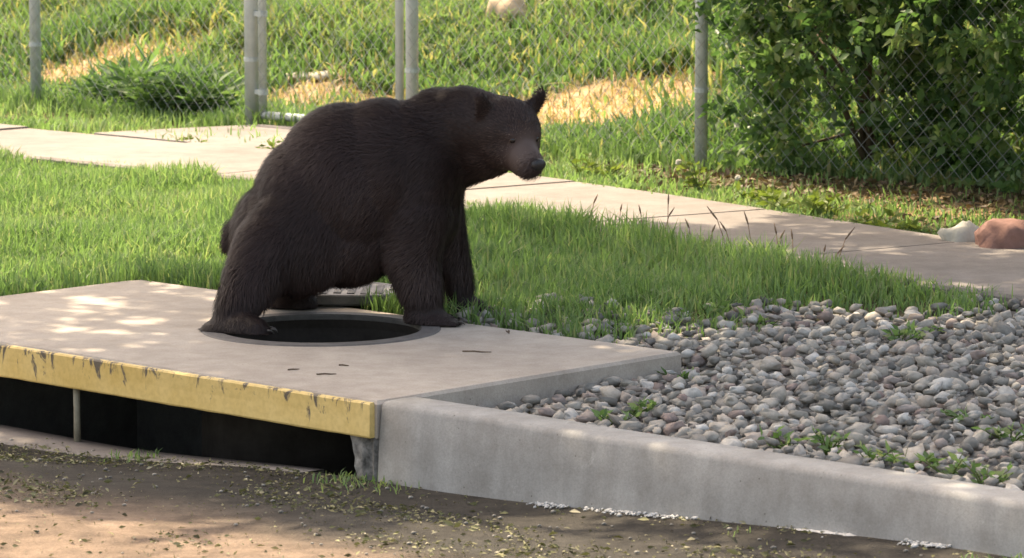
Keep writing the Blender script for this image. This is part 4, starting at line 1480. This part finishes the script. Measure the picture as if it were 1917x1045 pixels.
# ------------------------------------------------------------------ bits lying on the slab
def twig(px, py, L, ang, label, r=0.0022):
    a, b2 = uv_of(px, py)
    x, y, _ = W(a, b2)
    bm = bmesh.new()
    bm_tube(bm, [(-L / 2, 0, r), (-L * 0.1, L * 0.06, r * 1.2), (L * 0.2, -L * 0.02, r), (L / 2, L * 0.05, r * 0.8)], [r, r, r * 0.9, r * 0.5], 6)
    o = link('twig', bm_mesh('twig', bm, True), M['twig']); o.location = (x, y, 0.0006); o.rotation_euler = (0, 0, R(ang))
    return tag(o, label, 'twig')


twig(892, 662, 0.085, -12, 'thin dark twig on the slab, the longest one')
twig(607, 705, 0.055, 8, 'short dark twig on the slab near the yellow edge')
twig(545, 696, 0.035, 25, 'tiny twig on the slab left of the short dark twig')
twig(640, 688, 0.03, -20, 'tiny dark twig on the slab close to the manhole ring')


def dead_leaf(px, py, L, mat, label, z=0.0):
    a, b2 = uv_of(px, py, z)
    x, y, _ = W(a, b2)
    vs_ = [(-L / 2, 0, 0.001), (-L * 0.1, L * 0.28, 0.006), (0, 0, 0.003), (-L * 0.05, -L * 0.26, 0.008), (L / 2, 0, 0.004), (L * 0.2, L * 0.2, 0.012), (L * 0.22, -L * 0.18, 0.010)]
    me = pymesh('dead_leaf', vs_, [(0, 2, 1), (0, 3, 2), (1, 2, 5), (2, 4, 5), (2, 3, 6), (2, 6, 4)], True)
    o = link('dead_leaf', me, mat); o.location = (x, y, z + 0.001); o.rotation_euler = (0, 0, rng.uniform(0, 6))
    md_ = o.modifiers.new('t', 'SOLIDIFY'); md_.thickness = 0.0008
    return tag(o, label, 'leaf')


dead_leaf(951, 626, 0.024, M['twig'], 'single dark curled leaf on the slab right of the bear')

# ------------------------------------------------------------------ street litter and white residue along the kerb foot
n = 52000
u = rng.uniform(-3.4, 3.6, n); v = -np.abs(rng.uniform(0.0, 1.9, n))
den = 0.10 + 0.9 * sstep(0.45, 0.75, vnoise(u, v * 2.2, 2.6, 71)) * (1 - 0.6 * sstep(0.75, 1.2, -v))
den = np.maximum(den, 0.75 * (1 - sstep(0.02, 0.13, -v)) * sstep(0.5, 0.7, vnoise(u, v, 3, 72)) * sstep(-1.2, -0.6, u))
ok = rng.random(n) < den
u, v = u[ok], v[ok]; n = len(u)
pos_ = Wn(u, v, street_z(u, v) + 0.003)
ax = rng.normal(size=(n, 3)); ax[:, 2] *= 0.16; ax[:, 2] = np.abs(ax[:, 2])
Pl, Tl = leaf_tris(pos_, ax, np.clip(rng.lognormal(math.log(0.011), 0.45, n), 0.005, 0.034), 0.4, 0.5)
tn_ = np.clip(rng.beta(1.6, 2.6, n), 0, 1)
tag(link('leaf_litter', tri_mesh('leaf_litter', Pl, Tl, False, np.repeat(tn_, 5)), M['litter']), 'scattered dry leaf bits and clippings over the silty street', 'leaf litter', kind='stuff')
# green tufts in the gutter
n = 9000
u = rng.uniform(-2.2, 3.6, n); v = -np.abs(rng.normal(0, 0.10, n)) - 0.01
den = sstep(0.55, 0.75, vnoise(u, v, 3.2, 75)) * np.maximum(np.exp(-((u + 0.55) / 0.5) ** 2), 0.9 * sstep(0.9, 1.6, u))
ok = rng.random(n) < den
u, v = u[ok], v[ok]; n = len(u)
tag(blades('gutter_grass', u, v, street_z(u, v), rng.uniform(0.012, 0.035, n), rng.uniform(0.003, 0.006, n), M['lawn'], rng.uniform(0.2, 1.0, n), 0.9), 'sparse grass tufts in the gutter at the kerb foot', 'grass', kind='stuff')
n = 420
u = rng.uniform(-3, 3, n); v = -rng.uniform(0.05, 1.6, n)
pos_ = Wn(u, v, street_z(u, v) + 0.004)
vv, ff = protos[2]
VV = (vv[None] * rng.uniform(0.003, 0.008, n)[:, None, None] + pos_[:, None]).reshape(-1, 3)
TT = (ff[None] + (np.arange(n) * len(vv))[:, None, None]).reshape(-1, 3)
tag(link('grit_pebbles', tri_mesh('grit_pebbles', VV, TT, True, np.repeat(rng.random(n) * 0.6, len(vv))), M['stone_bulk']), 'small loose pebbles scattered over the street silt', 'pebbles', kind='stuff')

bm = bmesh.new()
rows = []
for i in range(150):
    u = 0.55 + i * 0.0125
    k_ = max(0.0, mnoise.noise((u * 3.0, 8.0, 0)) + 0.42) * (0.6 + 0.6 * abs(mnoise.noise((u * 28, 1, 0)))) * min(1, i / 12, (149 - i) / 30)
    w_ = 0.002 + 0.018 * k_; h_ = -0.005 + 0.014 * k_
    z0 = float(street_z(u, 0)) - 0.002
    j_ = 0.004 * mnoise.noise((u * 40, 4, 0))
    rows.append([bm.verts.new(W(u, 0.004, z0 + h_ * 1.1)), bm.verts.new(W(u, -w_ * 0.5 + j_, z0 + h_)), bm.verts.new(W(u, -w_ + j_, z0 + h_ * 0.3)), bm.verts.new(W(u, -w_ - 0.004, z0 - 0.012))])
for a, b2 in zip(rows, rows[1:]):
    for k_ in range(3):
        bm.faces.new((a[k_], b2[k_], b2[k_ + 1], a[k_ + 1]))
tag(link('white_residue', bm_mesh('white_residue', bm), M['residue']), 'crumbly white residue line along the foot of the kerb', 'residue', kind='stuff')

n = 2600
u = rng.uniform(0.5, 2.4, n); v = 0.002 - np.abs(rng.normal(0, 0.022, n))
ok = rng.random(n) < sstep(0.35, 0.62, vnoise(u, v, 4.0, 91)) * sstep(0.3, 0.6, vnoise(u, v * 0, 17.0, 92))
u, v = u[ok], v[ok]; n = len(u)
pos_ = Wn(u, v, street_z(u, v) + 0.004)
vv, ff = protos[5]
sc = np.clip(rng.lognormal(math.log(0.003), 0.5, n), 0.0012, 0.010)[:, None, None]
VV = (vv[None] * sc * rng.uniform(0.6, 1.3, (n, 1, 3)) + pos_[:, None]).reshape(-1, 3)
TT = (ff[None] + (np.arange(n) * len(vv))[:, None, None]).reshape(-1, 3)
tag(link('residue_crumbs', tri_mesh('residue_crumbs', VV, TT, False), M['residue']), 'white mortar crumbs scattered along the kerb foot', 'crumbs', kind='stuff')
# brown litter under the shrubs
n = 9000
u = rng.uniform(-4.2, 1.0, n); v = rng.uniform(4.3, 6.0, n)
ok = (v > walk_mid(u) + WALK_HALF + 0.05) & (rng.random(n) < 0.25 + 0.75 * sstep(4.8, 5.3, v))
u, v = u[ok], v[ok]; n = len(u)
ax = rng.normal(size=(n, 3)); ax[:, 2] = np.abs(ax[:, 2]) * 0.25
Pl, Tl = leaf_tris(Wn(u, v, land_z(u, v) + 0.006), ax, rng.uniform(0.02, 0.05, n), 0.45, 0.5)
tag(link('shrub_litter', tri_mesh('shrub_litter', Pl, Tl, False, np.repeat(rng.random(n), 5)), M['brown_litter']), 'brown fallen leaves on the bare soil under the shrubs', 'leaf litter', kind='stuff')
